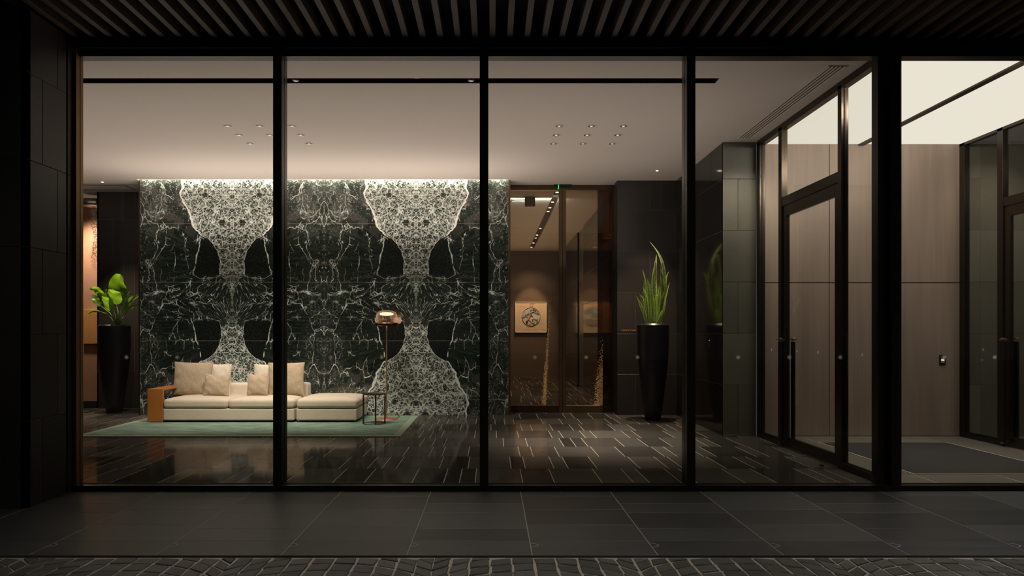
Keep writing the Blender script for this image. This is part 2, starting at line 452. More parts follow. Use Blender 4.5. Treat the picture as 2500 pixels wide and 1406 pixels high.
    dk = g.mix(fine.step(.48, .75)*.55*(1-ins_s*.7), dk, (.055, .068, .054))
    dk = g.mix(cell.gt(.60)*vv.step(.9, 1.6)*.6, dk, (.085, .078, .068))
    dk = g.mix(colm*.25*big+up*.2, dk, (.065, .080, .066))
    dk = g.mix(ins_s*hi*.08, dk, (.10, .115, .095))
    dk = g.mix(oval*.7, dk, g.mix(fine.step(.4, .7), (.004, .006, .004), (.022, .026, .021)))
    vc = g.mix(wob.step(.3, .7), (.42, .49, .40), (.84, .87, .80))
    vc = g.mix(border, vc, (.92, .88, .82))
    col = g.mix(vein*(lace*.4+.75), dk, vc)
    # slab joints
    js = ((z-2.12)._m('MODULO', 1.067)).abs()
    jz = ((z+100-2.12+.5335)._m('MODULO', 1.067)-.5335).abs().lt(.0022)
    jx = (u.lt(.0018)).max((P-u).lt(.0012))
    col = g.mix(jz.max(jx*.6)*.7, col, (.36, .30, .23))
    return g.bsdf(col, rough=.045, spec=.5)
M['marble'] = marble()

# ------------------------------------------------------------------ tiled surfaces
def tiles(name, mat, grout, rect, rows, axis, at, parent=None, thick=.03, gap=(.006, .006), seed=1, back=.0, sub=.0025, gdir=1, bev=.0015, kind=True, label=None):
    """rows: list of (t0, t1, [splits]) in the plane's 2nd coordinate; rect=(s0,s1,t0,t1). axis: 'y-' wall facing -y at y=at; 'x+'/'x-' wall facing that way; 'z' floor."""
    rnd = random.Random(seed); mb = MB(); gb = MB()
    def put(b, s0, s1, t0, t1, d0, d1, bv):       # d measured from the face inward
        if axis == 'z': b.box(s0, s1, t0, t1, at-d1, at-d0, bv)
        elif axis == 'y-': b.box(s0, s1, at+d0, at+d1, t0, t1, bv)
        elif axis == 'x+': b.box(at-d1, at-d0, s0, s1, t0, t1, bv)
        elif axis == 'x-': b.box(at+d0, at+d1, s0, s1, t0, t1, bv)
    for t0, t1, sp in rows:
        ss = [rect[0]]+[q for q in sp if rect[0]+.02 < q < rect[1]-.02]+[rect[1]]
        for a, b in zip(ss, ss[1:]):
            mb.cur = rnd.random()
            put(mb, a+(gap[0]/2 if a > rect[0] else 0), b-(gap[0]/2 if b < rect[1] else 0), t0+gap[1]/2, t1-gap[1]/2, 0, thick, bev)
    put(gb, rect[0], rect[1], rect[2], rect[3], sub, thick*.98, 0)
    o = mb.build(name, mat, parent, tone=True)
    if kind: struct(o)
    gj = gb.build('joint_bed', grout, o)
    return o
def rows_of(edges, splits_a, splits_b):
    return [(edges[i], edges[i+1], splits_a if i % 2 == 0 else splits_b) for i in range(len(edges)-1)]
ZC = 4.27
EDG = [0, .742, 1.485, 2.235, 2.985, 3.735, ZC]

# interior floor
rnd = random.Random(11); rows = []
t = 6.74-.722; k = 0
while t < 13.6:
    x = -9.6+rnd.uniform(0, .9); sp = []
    while x < 3.9:
        tri = [.478, .317, .158]; rnd.shuffle(tri)
        for q in tri: x += q; sp.append(x)
    rows.append((max(t, 6.38), min(t+.722, 13.9), sp)); t += .722
tiles('floor', M['floor'], M['grout_bright'], (-9.6, 3.86, 6.38, 13.9), rows, 'z', 0.0, gap=(.0088, .0042), seed=5, sub=.0012, bev=.0006)
# vestibule floor
vr = [(6.38, 7.14, [4.46, 5.33, 6.20]), (7.14, 7.64, [4.46, 6.20]), (7.64, 9.23, [4.46, 6.20]), (9.23, 9.80, [4.46, 5.33, 6.20, 7.07])]
vf = tiles('floor_vestibule', M['vest'], M['grout_bright'], (3.86, 10.2, 6.38, 9.80), vr, 'z', -.0005, gap=(.010, .008), seed=9, sub=.0012, bev=.0006)
# corridor floor
rows = []; t = 13.9
while t < 23:
    x = -.2+rnd.uniform(-.6, .1); sp = []
    while x < 4:
        tri = [.478, .317, .158]; rnd.shuffle(tri)
        for q in tri: x += q; sp.append(x)
    rows.append((t, min(t+.722, 23.0), sp)); t += .722
tiles('floor_corridor', M['floor'], M['grout_bright'], (-.2, 4.0, 13.9, 23.0), rows, 'z', 0.0, gap=(.012, .006), seed=6, sub=.0012, bev=.0006)
# entrance mat
mt = empty('entrance_mat', (5.33, 8.18, 0), 'dark grey recessed entrance mat on the vestibule floor', 'mat')
MB().box(4.475, 6.185, 7.155, 9.215, .0, .006).build('mat_pile', M['mat'], mt)
e = MB(); e.box(4.46, 6.20, 9.215, 9.228, 0, .007); e.box(4.46, 6.20, 7.142, 7.155, 0, .007); e.box(4.46, 4.475, 7.155, 9.215, 0, .007); e.box(6.185, 6.20, 7.155, 9.215, 0, .007)
e.build('metal_edging', M['grout_bright'], mt)

# outer paving with rounded notch lines near the kerb
xs = [.275+.849*k for k in range(-14, 16)]
mbp = MB(); rnd = random.Random(3)
A_ = [6.40, 6.20, 5.73, 5.277, 4.872, 4.55]; B_ = [6.40, 5.94, 5.63, 5.178, 4.872, 4.55]
for i in range(len(xs)-1):
    E = A_ if i % 2 == 0 else B_
    for a, b in zip(E, E[1:]):
        mbp.cur = rnd.random(); mbp.box(xs[i]+.004, xs[i+1]-.004, b+.0015, a-.0015, -.05, 0, .0012)
pav = struct(mbp.build('ground_paving', M['paver'], tone=True))
gb = MB().box(xs[0], xs[-1], 4.56, 6.40, -.05, -.0018); 
gb.build('joint_bed', M['grout_mid'], pav)
nb = MB()
for x in xs:
    if not -6 < x < 9: continue
    pts = [(x, 4.84, .0006)]; 
    arc = [(x+.005+.050*math.sin(PI*t/12)*1.0, 4.815-.095*(t/12), 0) for t in range(13)]
    for p, q in zip(arc, arc[1:]):
        w = .0045; d = Vector((q[0]-p[0], q[1]-p[1], 0)).normalized(); nn = Vector((-d.y, d.x, 0))*w
        vs = [Vector(p)+nn, Vector(p)-nn, Vector(q)-nn, Vector(q)+nn]
        nb.add([(a.x, a.y, .0004) for a in vs]+[(a.x, a.y, .0018) for a in vs], [(4, 5, 6, 7), (0, 1, 5, 4), (1, 2, 6, 5), (2, 3, 7, 6), (3, 0, 4, 7)])
nb.build('curved_joint', M['grout_mid'], pav)
# cobbles: segmental arcs
cb = MB(); P = 1.32; R = P/(2*math.sin(PI/4)); hh = .132; rnd = random.Random(8)
nst = 10
def pt(c, th): return Vector((c+R*math.sin(th), R*math.cos(th)-R, 0))
for per in range(-9, 10):
    c = per*P+.28
    for k in range(-4, 24):
        y0 = 3.1+k*hh
        for i in range(nst):
            t0 = -PI/4+PI/2*i/nst; t1 = -PI/4+PI/2*(i+1)/nst
            q = [pt(c, t0), pt(c, t1), pt(c, t1)+Vector((0, hh, 0)), pt(c, t0)+Vector((0, hh, 0))]
            q = [a+Vector((0, y0, 0)) for a in q]
            m = sum(q, Vector())/4
            if min(a.y for a in q) > 4.49 or m.y < 2.9: continue
            q = [Vector((a.x+rnd.uniform(-.006, .006), min(a.y+rnd.uniform(-.005, .005), 4.527), 0)) for a in q]
            m = sum(q, Vector())/4; sh = []
            for a in q:
                d = m-a; sh.append(a+d.normalized()*.0095)
            z = -.006+rnd.uniform(-.004, .001)
            b0 = [(a.x, a.y, -.03) for a in sh]; b1 = [(a.x, a.y, z-.006) for a in sh]
            b2 = [((a+(m-a).normalized()*.007).x, (a+(m-a).normalized()*.007).y, z+rnd.uniform(-.0015, .0015)) for a in sh]
            cb.cur = rnd.random()
            fs = [(8, 9, 10, 11)]
            for o in (0, 4):
                for j in range(4): fs.append((o+j, o+(j+1) % 4, o+4+(j+1) % 4, o+4+j))
            cb.add(b0+b1+b2, fs)
cob = struct(cb.build('ground_cobbles', M['cobble'], tone=True))
MB().box(-12, 13, 2.7, 4.548, -.06, -.0145).build('sand_joints', M['sand'], cob)
struct(MB().box(-30, 30, -25, 2.7, -.3, -.012).build('ground_road', plain('asphalt', (.045, .042, .038), .9, nscale=60, namt=.3)))

# ------------------------------------------------------------------ exterior shell
# soffit of timber slats
sof = empty('ceiling_soffit', (0, 5.4, 4.28), kind='structure')
struct(MB().box(-14, 14, 3.2, 6.40, 4.46, 4.52).build('ceiling_void', M['void']))
proto = None
for i in range(-30, 44):
    x = .009+.1634*i
    if proto is None:
        proto = MB().box(x-.027, x+.027, 3.9, 6.395, 4.283, 4.40, .002).build('slat', M['wood'], sof); x_first = x
    else:
        o = proto.copy(); C.objects.link(o); o.location = (x-x_first, 0, 0); o.parent = sof
# head beam, sill, mullions
struct(MB().box(-4.05, 12, 6.40, 6.60, 4.20, 4.50).build('trim_head', M['bronze_dark']), 'black metal head beam above the facade glass')
struct(MB().box(-4.05, 12, 6.47, 6.58, 4.145, 4.20).build('trim_head_frame', M['bronze_dark']))
sill = MB(); sill.box(-4.05, 12, 6.40, 6.58, 0, .036); sill.box(-4.05, 12, 6.40, 6.485, .036, .05); 
struct(sill.build('trim_sill', M['bronze_dark']), 'black metal sill along the foot of the facade glass')
struct(MB().box(-4.05, 12, 6.487, 6.492, .037, .056).build('trim_sill_bead', M['bronze']))
struct(MB().box(-4.05, 3.75, 6.512, 6.545, .037, .046).build('trim_sill_inner', M['bronze']))
mull = [(-2.07, -1.988), (-.112, -.030), (1.852, 1.932), (3.790, 3.876), (5.75, 5.83), (7.71, 7.79)]
n = 1
for a, b in mull:
    m_ = struct(MB().box(a, b, 6.40, 6.47, .05, 4.20, .002).build('trim_%d' % n, M['bronze_dark']))
    r = MB(); r.box(a+.004, a+.03, 6.47, 6.498, .05, 4.20); r.box(b-.03, b-.004, 6.47, 6.498, .05, 4.20)
    r.box(a+.004, b-.004, 6.512, 6.59, .046, 4.20); r.build('inner_flange', M['bronze_part'], m_)
    n += 1
# left jamb: bronze frames with a dark gasket between
jm = struct(MB().box(-4.02, -3.945, 6.42, 6.475, .036, 4.20).build('trim_%d' % n, M['jamb'])); n += 1
MB().box(-4.02, -3.95, 6.475, 6.487, .036, 4.20).build('gasket', M['black'], jm)
MB().box(-4.02, -3.945, 6.487, 6.53, .036, 4.20).build('inner_flange', M['jamb'], jm)
# corner post where the vestibule partition meets the facade
cp = struct(MB().box(3.70, 3.79, 6.47, 6.58, .036, 4.20, .002).build('trim_%d' % n, M['bronze_dark'])); n += 1
MB().box(3.876, 3.925, 6.47, 6.60, .036, 4.20).build('inner_flange', M['bronze_dark'], cp)

# star decal mesh
def star_mesh(mb, c, axis='y', r=.026):
    vs = []
    for i in range(20):
        a = PI/2+2*PI*i/20; q = r if i % 2 == 0 else r*.42
        vs.append((q*math.cos(a), q*math.sin(a)))
    if axis == 'y': P2 = lambda u, w, d: (c[0]+u, c[1]+d, c[2]+w)
    else: P2 = lambda u, w, d: (c[0]+d, c[1]+u, c[2]+w)
    f = [P2(u, w, -.0006) for u, w in vs]; b = [P2(u, w, .0) for u, w in vs]
    mb.add(f+b, [list(range(20)), list(range(20, 40))[::-1]]+[(i, (i+1) % 20, 20+(i+1) % 20, 20+i) for i in range(20)])
starx = [(px-CX)/253.8 for px in (309, 433, 558, 682, 807, 932, 1057, 1181, 1306, 1431, 1556, 1681, 1802, 1927, 2051, 2176, 2305, 2428, 2553, 2680)]
bounds = [-3.95]+[(a+b)/2 for a, b in mull]
for i in range(len(bounds)-1):
    a, b = bounds[i], bounds[i+1]
    w = empty('window_%d' % (i+1), ((a+b)/2, 6.5, .05), kind='structure')
    MB().box(a+.01, b-.01, 6.499, 6.511, .037, 4.19).build('glass', M['glass'], w)
    for sx in starx:
        if a+.05 < sx < b-.05:
            m_ = MB(); star_mesh(m_, (sx, 6.4985, 1.5-60/253.8)); m_.build('star_decal', M['decal'], w)

# exterior stone at the left
tiles('wall_outside_left', M['wallstone'], M['grout_dark'], (-9.0, -3.97, 0, 4.28), [(a, b, sp) for (a, b, sp) in rows_of(EDG[:-1]+[4.28], [-4.9, -5.8, -7.0], [-4.5, -5.4, -6.5])], 'y-', 5.77, gap=(.004, .004), seed=21, thick=.05)
tiles('wall_outside_return', M['wallstone'], M['grout_dark'], (5.77, 6.31, 0, 4.28), rows_of(EDG[:-1]+[4.28], [5.975], [6.18]), 'x+', -3.97, gap=(.006, .006), seed=22, thick=.05)
tiles('wall_outside_reveal', M['wallstone'], M['grout_dark'], (6.34, 6.42, 0, 4.28), rows_of(EDG[:-1]+[4.28], [], []), 'x+', -3.975, gap=(.004, .006), seed=23, thick=.05)
struct(MB().box(-9.6, -4.03, 5.82, 6.62, 0, 4.5).build('wall_front_left', M['black']))

# ------------------------------------------------------------------ interior shell
# ceiling pieces with the light slot, marble cove left open
cl = MB()
cl.box(-9.6, 3.9, 6.56, 7.362, ZC, ZC+.25); cl.box(2.485, 3.9, 7.362, 7.508, ZC, ZC+.25); cl.box(-9.6, 3.9, 7.508, 12.225, ZC, ZC+.25)
cl.box(-9.6, -6.42, 12.225, 12.60, ZC, ZC+.25); cl.box(.312, 3.9, 12.225, 12.72, ZC, ZC+.25)
struct(cl.build('ceiling', M['ceiling']), 'pale taupe painted lobby ceiling')
sl = MB(); sl.box(-9.6, 2.485, 7.362, 7.508, 4.42, 4.50); sl.box(-9.6, 2.485, 7.355, 7.365, 4.272, 4.45); sl.box(-9.6, 2.485, 7.505, 7.512, 4.272, 4.45); sl.box(2.482, 2.49, 7.36, 7.51, 4.272, 4.45)
struct(sl.build('trim_ceiling_slot', M['black']))
struct(MB().box(-6.42, .312, 12.225, 12.46, 4.40, 4.45).build('ceiling_cove', M['ceiling']))
# LED strip of the marble wall cove
led = empty('cove_light', (-3.05, 12.25, 4.33), 'warm white light strip in the ceiling slot above the green marble wall', 'light')
MB().box(-6.40, .30, 12.226, 12.246, 4.30, 4.34).build('housing', M['steel'], led)
MB().box(-6.40, .30, 12.246, 12.262, 4.30, 4.33).build('light_strip', emis('cove_glow', (1, .90, .78), 45), led)
# marble
mw = struct(MB().box(-6.40, .305, 12.31, 12.46, 0, 4.40).build('wall_back_marble', M['marble']), 'book-matched dark green marble feature wall with cream veins')
struct(MB().box(-6.418, -6.400, 12.29, 12.62, 0, ZC).build('trim_marble_left', M['bronze_door']))
struct(MB().box(.305, .345, 12.30, 12.70, 0, ZC).build('trim_marble_right', M['bronze']))
# left alcove
tiles('wall_back_left', M['wallstone'], M['grout_wall'], (-7.81, -5.9, 0, 4.30), rows_of(EDG[:-1]+[4.30], [-7.49, -6.2], [-7.28, -7.07]), 'y-', 13.38, gap=(.006, .006), seed=31)
tiles('wall_alcove_return', M['wallstone'], M['grout_wall'], (13.38, 14.6, 0, 4.30), rows_of(EDG[:-1]+[4.30], [14.0], [13.8]), 'x-', -7.81, gap=(.006, .006), seed=32)
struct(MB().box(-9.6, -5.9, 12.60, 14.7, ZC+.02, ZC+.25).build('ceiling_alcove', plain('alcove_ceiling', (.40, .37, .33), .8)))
ah = struct(MB().box(-9.6, -6.42, 12.59, 12.60, ZC-.0, ZC+.02).build('trim_alcove_edge', M['grout_wall']))
hb = MB()
for (x0, x1, y0, y1) in ((-9.2, -6.95, 12.76, 12.775), (-9.2, -6.3, 13.20, 13.21), (-6.95, -6.94, 12.76, 13.2), (-8.05, -8.035, 12.9, 13.2)): hb.box(x0, x1, y0, y1, ZC+.012, ZC+.02)
struct(hb.build('trim_ceiling_hatch', plain('hatch_line', (.08, .055, .03), .6)))
struct(MB().box(-9.6, -7.81, 14.55, 14.7, 0, 4.4).build('wall_back_far_left', M['warmwall']))
struct(MB().box(-9.7, -9.6, 6.5, 14.7, 0, 4.5).build('wall_left', M['wallstone']))
struct(MB().box(-5.9, -5.8, 12.46, 13.5, 0, 4.5).build('wall_alcove_side', M['black']))
struct(MB().box(-9.6, -7.81, 13.42, 13.50, 0, .14).build('baseboard_back', M['black']))
def flk_left(g):
    v = g.n('ShaderNodeNewGeometry').outputs['Position']; x, y, z = g.sep(v)
    f = g.vor(g.scale(v, (1, 0, 1)), 70, 'F1', 'Color'); n_ = g.noise(g.scale(v, (1, 0, 1)), 2.5, 4)
    band = (x+7.93-(n_-.5)*.25).step(-.06, .02)*z.step(2.6, 3.1)
    return (f.gt(.5)*band*.55), (.62, .5, .38)
w = empty('window_20', (-8.7, 13.45, .14), kind='structure')
MB().box(-9.6, -7.81, 13.45, 13.462, .14, 4.18).build('glass', glassmat('alcove_glass', (.86, .72, .62), 1.2, .03, flake=flk_left), w)
cap = empty('column_cap', (-8.0, 13.30, 4.13), 'curved brushed steel band at the top of the tinted glass at far left', 'metal band')
cp_ = MB(); cp_.lathe([(.0, 0), (.24, 0), (.24, .11), (.0, .11)], (-8.02, 13.62, 4.055), 48); cp_.build('steel_band', M['steel'], cap)
art2 = empty('wall_panel', (-8.05, 14.5, 1.83), 'glowing amber textured panel on the far left wall behind tinted glass', 'wall panel')
MB().box(-8.75, -8.33, 14.50, 14.548, 1.26, 2.0, .004).build('panel', plain('amber_texture', (.85, .50, .22), .5, nscale=70, namt=.5, bstr=.6), art2)

# elevator side wall and glass doors
tiles('wall_back_elevator', M['wallstone'], M['grout_wall'], (2.29, 3.365, 0, ZC), rows_of(EDG, [2.62], [2.885, 3.1]), 'y-', 12.31, gap=(.006, .006), seed=41)
tiles('wall_elevator_return', M['wallstone'], M['grout_wall'], (12.34, 12.70, 0, ZC), rows_of(EDG, [], []), 'x-', 2.29, gap=(.006, .006), seed=42)
tiles('wall_right', M['polished'], M['grout_wall'], (9.86, 12.31, 0, ZC), rows_of(EDG, [10.9, 11.6], [10.4, 11.2]), 'x-', 3.365, gap=(.004, .004), seed=43)
tiles('wall_right_pillar', M['pillarstone'], M['grout_dark'], (3.365, 3.845, 0, ZC), rows_of(EDG, [3.585], []), 'y-', 9.83, gap=(.005, .005), seed=44)
struct(MB().box(3.39, 3.86, 9.862, 12.4, 0, 4.5).build('wall_right_core', M['black']))
struct(MB().box(3.366, 3.84, 9.815, 9.832, 0, .02).build('baseboard_right', M['grout_wall']))

DY = 12.69
fr = MB(); fr.box(.345, 2.30, DY-.02, DY+.08, 4.175, ZC); fr.box(2.27, 2.30, DY, DY+.05, 0, 4.175)
struct(fr.build('trim_door_head', M['bronze_door']))
def flk_stream(x0, slope, wbot, ztop):
    def fn(g):
        v = g.n('ShaderNodeNewGeometry').outputs['Position']; x, y, z = g.sep(v)
        cl_ = g.vor(g.scale(v, (1, 0, 1)), 115, 'F1', 'Color')
        n_ = (g.noise(g.scale(v, (0, 0, 1)), 2.2, 3)-.5)*.04
        c = z*slope+x0+n_; w_ = (z/ztop).step(0, 1, wbot, wbot*.35)
        dens = ((x-c).abs()/w_).step(0, 1.0, 1, 0)*(z/ztop).step(.1, 1.0, .75, .05)
        return (cl_.gt(1.0-dens)*.95).sat(), (1.0, .66, .28)
    return fn
AMB = (.78, .67, .54)
dl = empty('door_2', (.80, DY, 0), kind='structure')
MB().box(.35, 1.30, DY+.012, DY+.024, .13, 4.18).build('glass', glassmat('bronze_glass_left', AMB, 1.5, .0, 1.5, flk_stream(.98, .058, .07, 2.6)), dl)
rl = MB(); rl.box(.345, 1.33, DY-.012, DY+.045, .0, .138, .003); rl.build('bottom_rail', M['bronze_door'], dl)
MB().box(1.265, 1.328, DY-.03, DY+.045, .0, 4.20, .004).build('stile', M['bronze'], dl)
dr = empty('door_3', (1.75, DY, 0), kind='structure')
MB().box(1.39, 2.09, DY+.012, DY+.024, .13, 4.18).build('glass', glassmat('bronze_glass_right', AMB, 1.5, .0, 1.5, flk_stream(2.09, 0, .26, 1.7)), dr)
MB().box(1.335, 2.09, DY-.012, DY+.045, .0, .138, .003).build('bottom_rail', M['bronze'], dr)
MB().box(1.332, 1.395, DY-.03, DY+.045, .0, 4.20, .004).build('stile', M['bronze'], dr)
ws = empty('window_21', (2.2, DY+.05, 0), kind='structure')
MB().box(2.0, 2.28, DY+.055, DY+.065, .13, 4.18).build('glass', glassmat('bronze_glass_side', (.36, .23, .13), 1.2), ws)
MB().box(2.09, 2.28, DY+.05, DY+.09, 0, .13).build('bottom_rail', M['bronze_door'], ws)
sen = empty('door_sensor', (1.35, DY-.04, 4.24), 'slim black sensor bar with a green light above the bronze glass doors', 'sensor')
MB().box(1.17, 1.50, DY-.07, DY-.02, 4.235, ZC, .004).build('housing', M['black'], sen)
MB().box(1.245, 1.258, DY-.075, DY-.068, 4.18, 4.262).build('indicator', emis('green_led', (.05, 1, .25), 1.2), sen)

# corridor behind the doors
struct(MB().box(-.2, 4.2, 22.9, 23.05, 0, 4.5).build('wall_corridor_end', plain('brown_stone', (.13, .095, .07), .5, nscale=2)))
tiles('wall_corridor_right', M['polished'], M['grout_wall'], (12.72, 17.5, 0, ZC), rows_of(EDG, [14.2, 15.9], [13.4, 15, 16.6]), 'x-', 2.38, gap=(.006, .006), seed=51)
tiles('wall_corridor_right_far', M['polished'], M['grout_wall'], (18.7, 22.9, 0, ZC), rows_of(EDG, [20], [21]), 'x-', 2.38, gap=(.006, .006), seed=52)
struct(MB().box(2.41, 2.46, 17.5, 18.7, 0, ZC).build('wall_elevator_recess', M['steel']))
struct(MB().box(-.3, -.2, 12.5, 23, 0, 4.5).build('wall_corridor_left', M['wallstone']))
cc_ = MB(); cc_.box(-.2, 1.24, 12.76, 23, ZC, 4.4); cc_.box(1.40, 4.2, 12.76, 23, ZC, 4.4); cc_.box(1.24, 1.40, 22.5, 23, ZC, 4.4)
struct(cc_.build('ceiling_corridor', plain('corridor_ceiling', (.55, .48, .42), .8)))
struct(MB().box(1.24, 1.40, 12.76, 22.5, 4.33, 4.4).build('ceiling_corridor_slot', plain('slot_brown', (.06, .04, .028), .8)))
ex = empty('hanging_sign', (.785, 13.8, ZC), 'small brown box sign hanging from the corridor ceiling behind the bronze glass', 'sign')
MB().box(.68, .89, 13.77, 13.83, 4.075, ZC, .004).build('sign_box', plain('brown_box', (.10, .06, .035), .6), ex)
vn_ = empty('ceiling_vent', (.5, 14.1, ZC), 'silver linear air vent on the corridor ceiling behind the bronze glass', 'vent')
b_ = MB(); b_.box(.42, .80, 14.02, 14.04, ZC-.012, ZC); b_.box(.42, .80, 14.26, 14.28, ZC-.012, ZC); b_.box(.42, .44, 14.04, 14.26, ZC-.012, ZC); b_.box(.48, .80, 14.14, 14.17, ZC-.012, ZC)
b_.build('vent_frame', M['steel'], vn_)

# artwork
ar = empty('framed_artwork', (1.33, 22.86, 2.0), 'square drawing of a round pine and mountain medallion behind the bronze glass doors', 'picture')
x0, x1, z0, z1 = .80, 1.866, 1.5, 2.54
a = MB(); a.box(x0, x1, 22.83, 22.86, z0, z0+.022); a.box(x0, x1, 22.83, 22.86, z1-.022, z1); a.box(x0, x0+.022, 22.83, 22.86, z0, z1); a.box(x1-.022, x1, 22.83, 22.86, z0, z1)
a.build('frame', plain('cream_frame', (.85, .76, .6), .5), ar)
MB().box(x0+.02, x1-.02, 22.845, 22.895, z0+.02, z1-.02).build('paper', plain('art_paper', (.74, .60, .45), .8, nscale=2, namt=.05), ar)
K = (x1-x0)/790.0
def AP(cx, cy): return (x0+(cx-190)*K, z1-(cy-182)*K)
cx_, cz_ = AP(588, 550); Rr = 228*K
def disc(cx, cz, r, n=40): return [(cx+r*math.cos(2*PI*i/n), cz+r*math.sin(2*PI*i/n)) for i in range(n)]
MB().prism(disc(cx_, cz_, Rr), 22.838, 22.846).build('painted_sky', plain('painted_sky', (.50, .60, .68), .8, nscale=3.5, namt=.5), ar)
MB().prism([AP(*p) for p in ((540, 610), (600, 560), (680, 510), (740, 555), (800, 600), (790, 660), (560, 660))], 22.834, 22.838).build('painted_mountain', plain('painted_mountain', (.78, .66, .58), .8), ar)
MB().prism([AP(*p) for p in ((375, 620), (450, 625), (550, 610), (800, 605), (795, 640), (750, 720), (600, 770), (480, 745), (400, 690))], 22.832, 22.837).build('painted_ground', plain('painted_ground', (.62, .60, .58), .8, nscale=9, namt=.3), ar)
r_ = MB(); r_.tube([(x, 22.832, z) for x, z in disc(cx_, cz_, Rr, 48)], .009, 6, True); hx, hz = AP(598, 262); r_.tube([(x, 22.838, z) for x, z in disc(hx, hz, 42*K, 24)], .007, 6, True)
r_.build('gold_ring', plain('painted_gold', (.62, .33, .10), .6), ar)
tr = MB()
for pl, rr in ((((480, 700), (490, 650), (530, 590), (560, 540), (550, 490), (580, 450), (650, 430)), (.04, .036, .028, .024, .018, .014, .008)), (((650, 430), (700, 460), (760, 485)), (.008, .006, .004)), (((520, 630), (560, 650), (600, 705), (650, 715), (690, 680)), (.018, .014, .010, .008, .004)), (((535, 590), (470, 540), (390, 580)), (.010, .007, .004))):
    tr.tube([(AP(*p)[0], 22.826, AP(*p)[1]) for p in pl], list(rr), 6)
tr.build('painted_trunk', plain('painted_trunk', (.60, .28, .07), .7), ar)
lf = MB()
for p in ((648, 350), (575, 395), (605, 380), (640, 385), (665, 375), (685, 395), (710, 390), (705, 435), (745, 438), (768, 480), (590, 505), (600, 530), (620, 545), (510, 490), (525, 480), (490, 500), (455, 510), (440, 540), (400, 560), (380, 580), (620, 630), (650, 620), (625, 660), (690, 620), (715, 640), (740, 630), (740, 655), (730, 695), (660, 605), (640, 745), (670, 740), (560, 735)):
    q = AP(*p); lf.prism(disc(q[0], q[1], .0165, 9), 22.818, 22.828)
lf.build('painted_foliage', plain('painted_green', (.05, .16, .07), .8, nscale=40, namt=.5), ar)
rnd = random.Random(4); pm = plain('pencil', (.28, .2, .15), .8)
for (a0, a1, b0) in ((285, 485, 300), (765, 940, 732), (540, 635, 822), (435, 740, 882), (850, 945, 870), (865, 935, 905)):
    s_ = a0; pts = []
    while s_ < a1:
        q = AP(s_, b0+rnd.uniform(-5, 5)); pts.append((q[0], 22.844, q[1])); s_ += rnd.uniform(6, 12)
    MB().tube(pts, .0025, 4).build('pencil_note', pm, ar)
for pl in (((385, 325), (395, 350), (415, 380)), ((820, 600), (850, 640), (865, 700)), ((490, 780), (510, 830), (550, 858))):
    MB().tube([(AP(*p)[0], 22.844, AP(*p)[1]) for p in pl], .0025, 4).build('pencil_line', pm, ar)

# ------------------------------------------------------------------ vestibule
tiles('wall_vestibule_back', M['panel'], M['black'], (3.86, 6.85, 0, 4.30), [(0, 2.222, [4.89]), (2.222, 4.30, [4.89])], 'y-', 9.78, gap=(.008, .012), seed=61, sub=.008, bev=.002)
tiles('wall_beyond', M['pillarstone'], M['grout_wall'], (6.85, 10.2, 0, 4.30), rows_of(EDG[:-1]+[4.30], [7.08, 8.0], [7.08, 8.4]), 'y-', 9.79, gap=(.006, .006), seed=62)
struct(MB().box(10.2, 10.3, 6.3, 9.9, 0, 4.5).build('wall_beyond_side', M['wallstone']))
struct(MB().box(6.86, 10.3, 6.6, 9.9, 4.27, 4.5).build('ceiling_beyond', M['ceiling']))
LUM = emis('luminous_ceiling', (.87, .82, .705), 1.0)
for i, (a, b, lab) in enumerate(((3.93, 5.305, 'glowing cream ceiling panel of the vestibule, left of the dark ceiling bar'), (5.39, 6.77, 'glowing cream ceiling panel of the vestibule, right of the dark ceiling bar'))):
    p = empty('luminous_ceiling_panel', ((a+b)/2, 8.2, 4.225), lab, 'ceiling light', 'luminous vestibule ceiling')
    MB().box(a, b, 6.60, 9.775, 4.225, 4.24).build('diffuser', LUM, p)
    MB().box(a, b, 6.60, 9.775, 4.24, 4.30).build('housing', M['black'], p)
struct(MB().box(5.305, 5.39, 6.60, 9.775, 4.205, 4.30).build('trim_ceiling_bar', M['bronze_dark']))

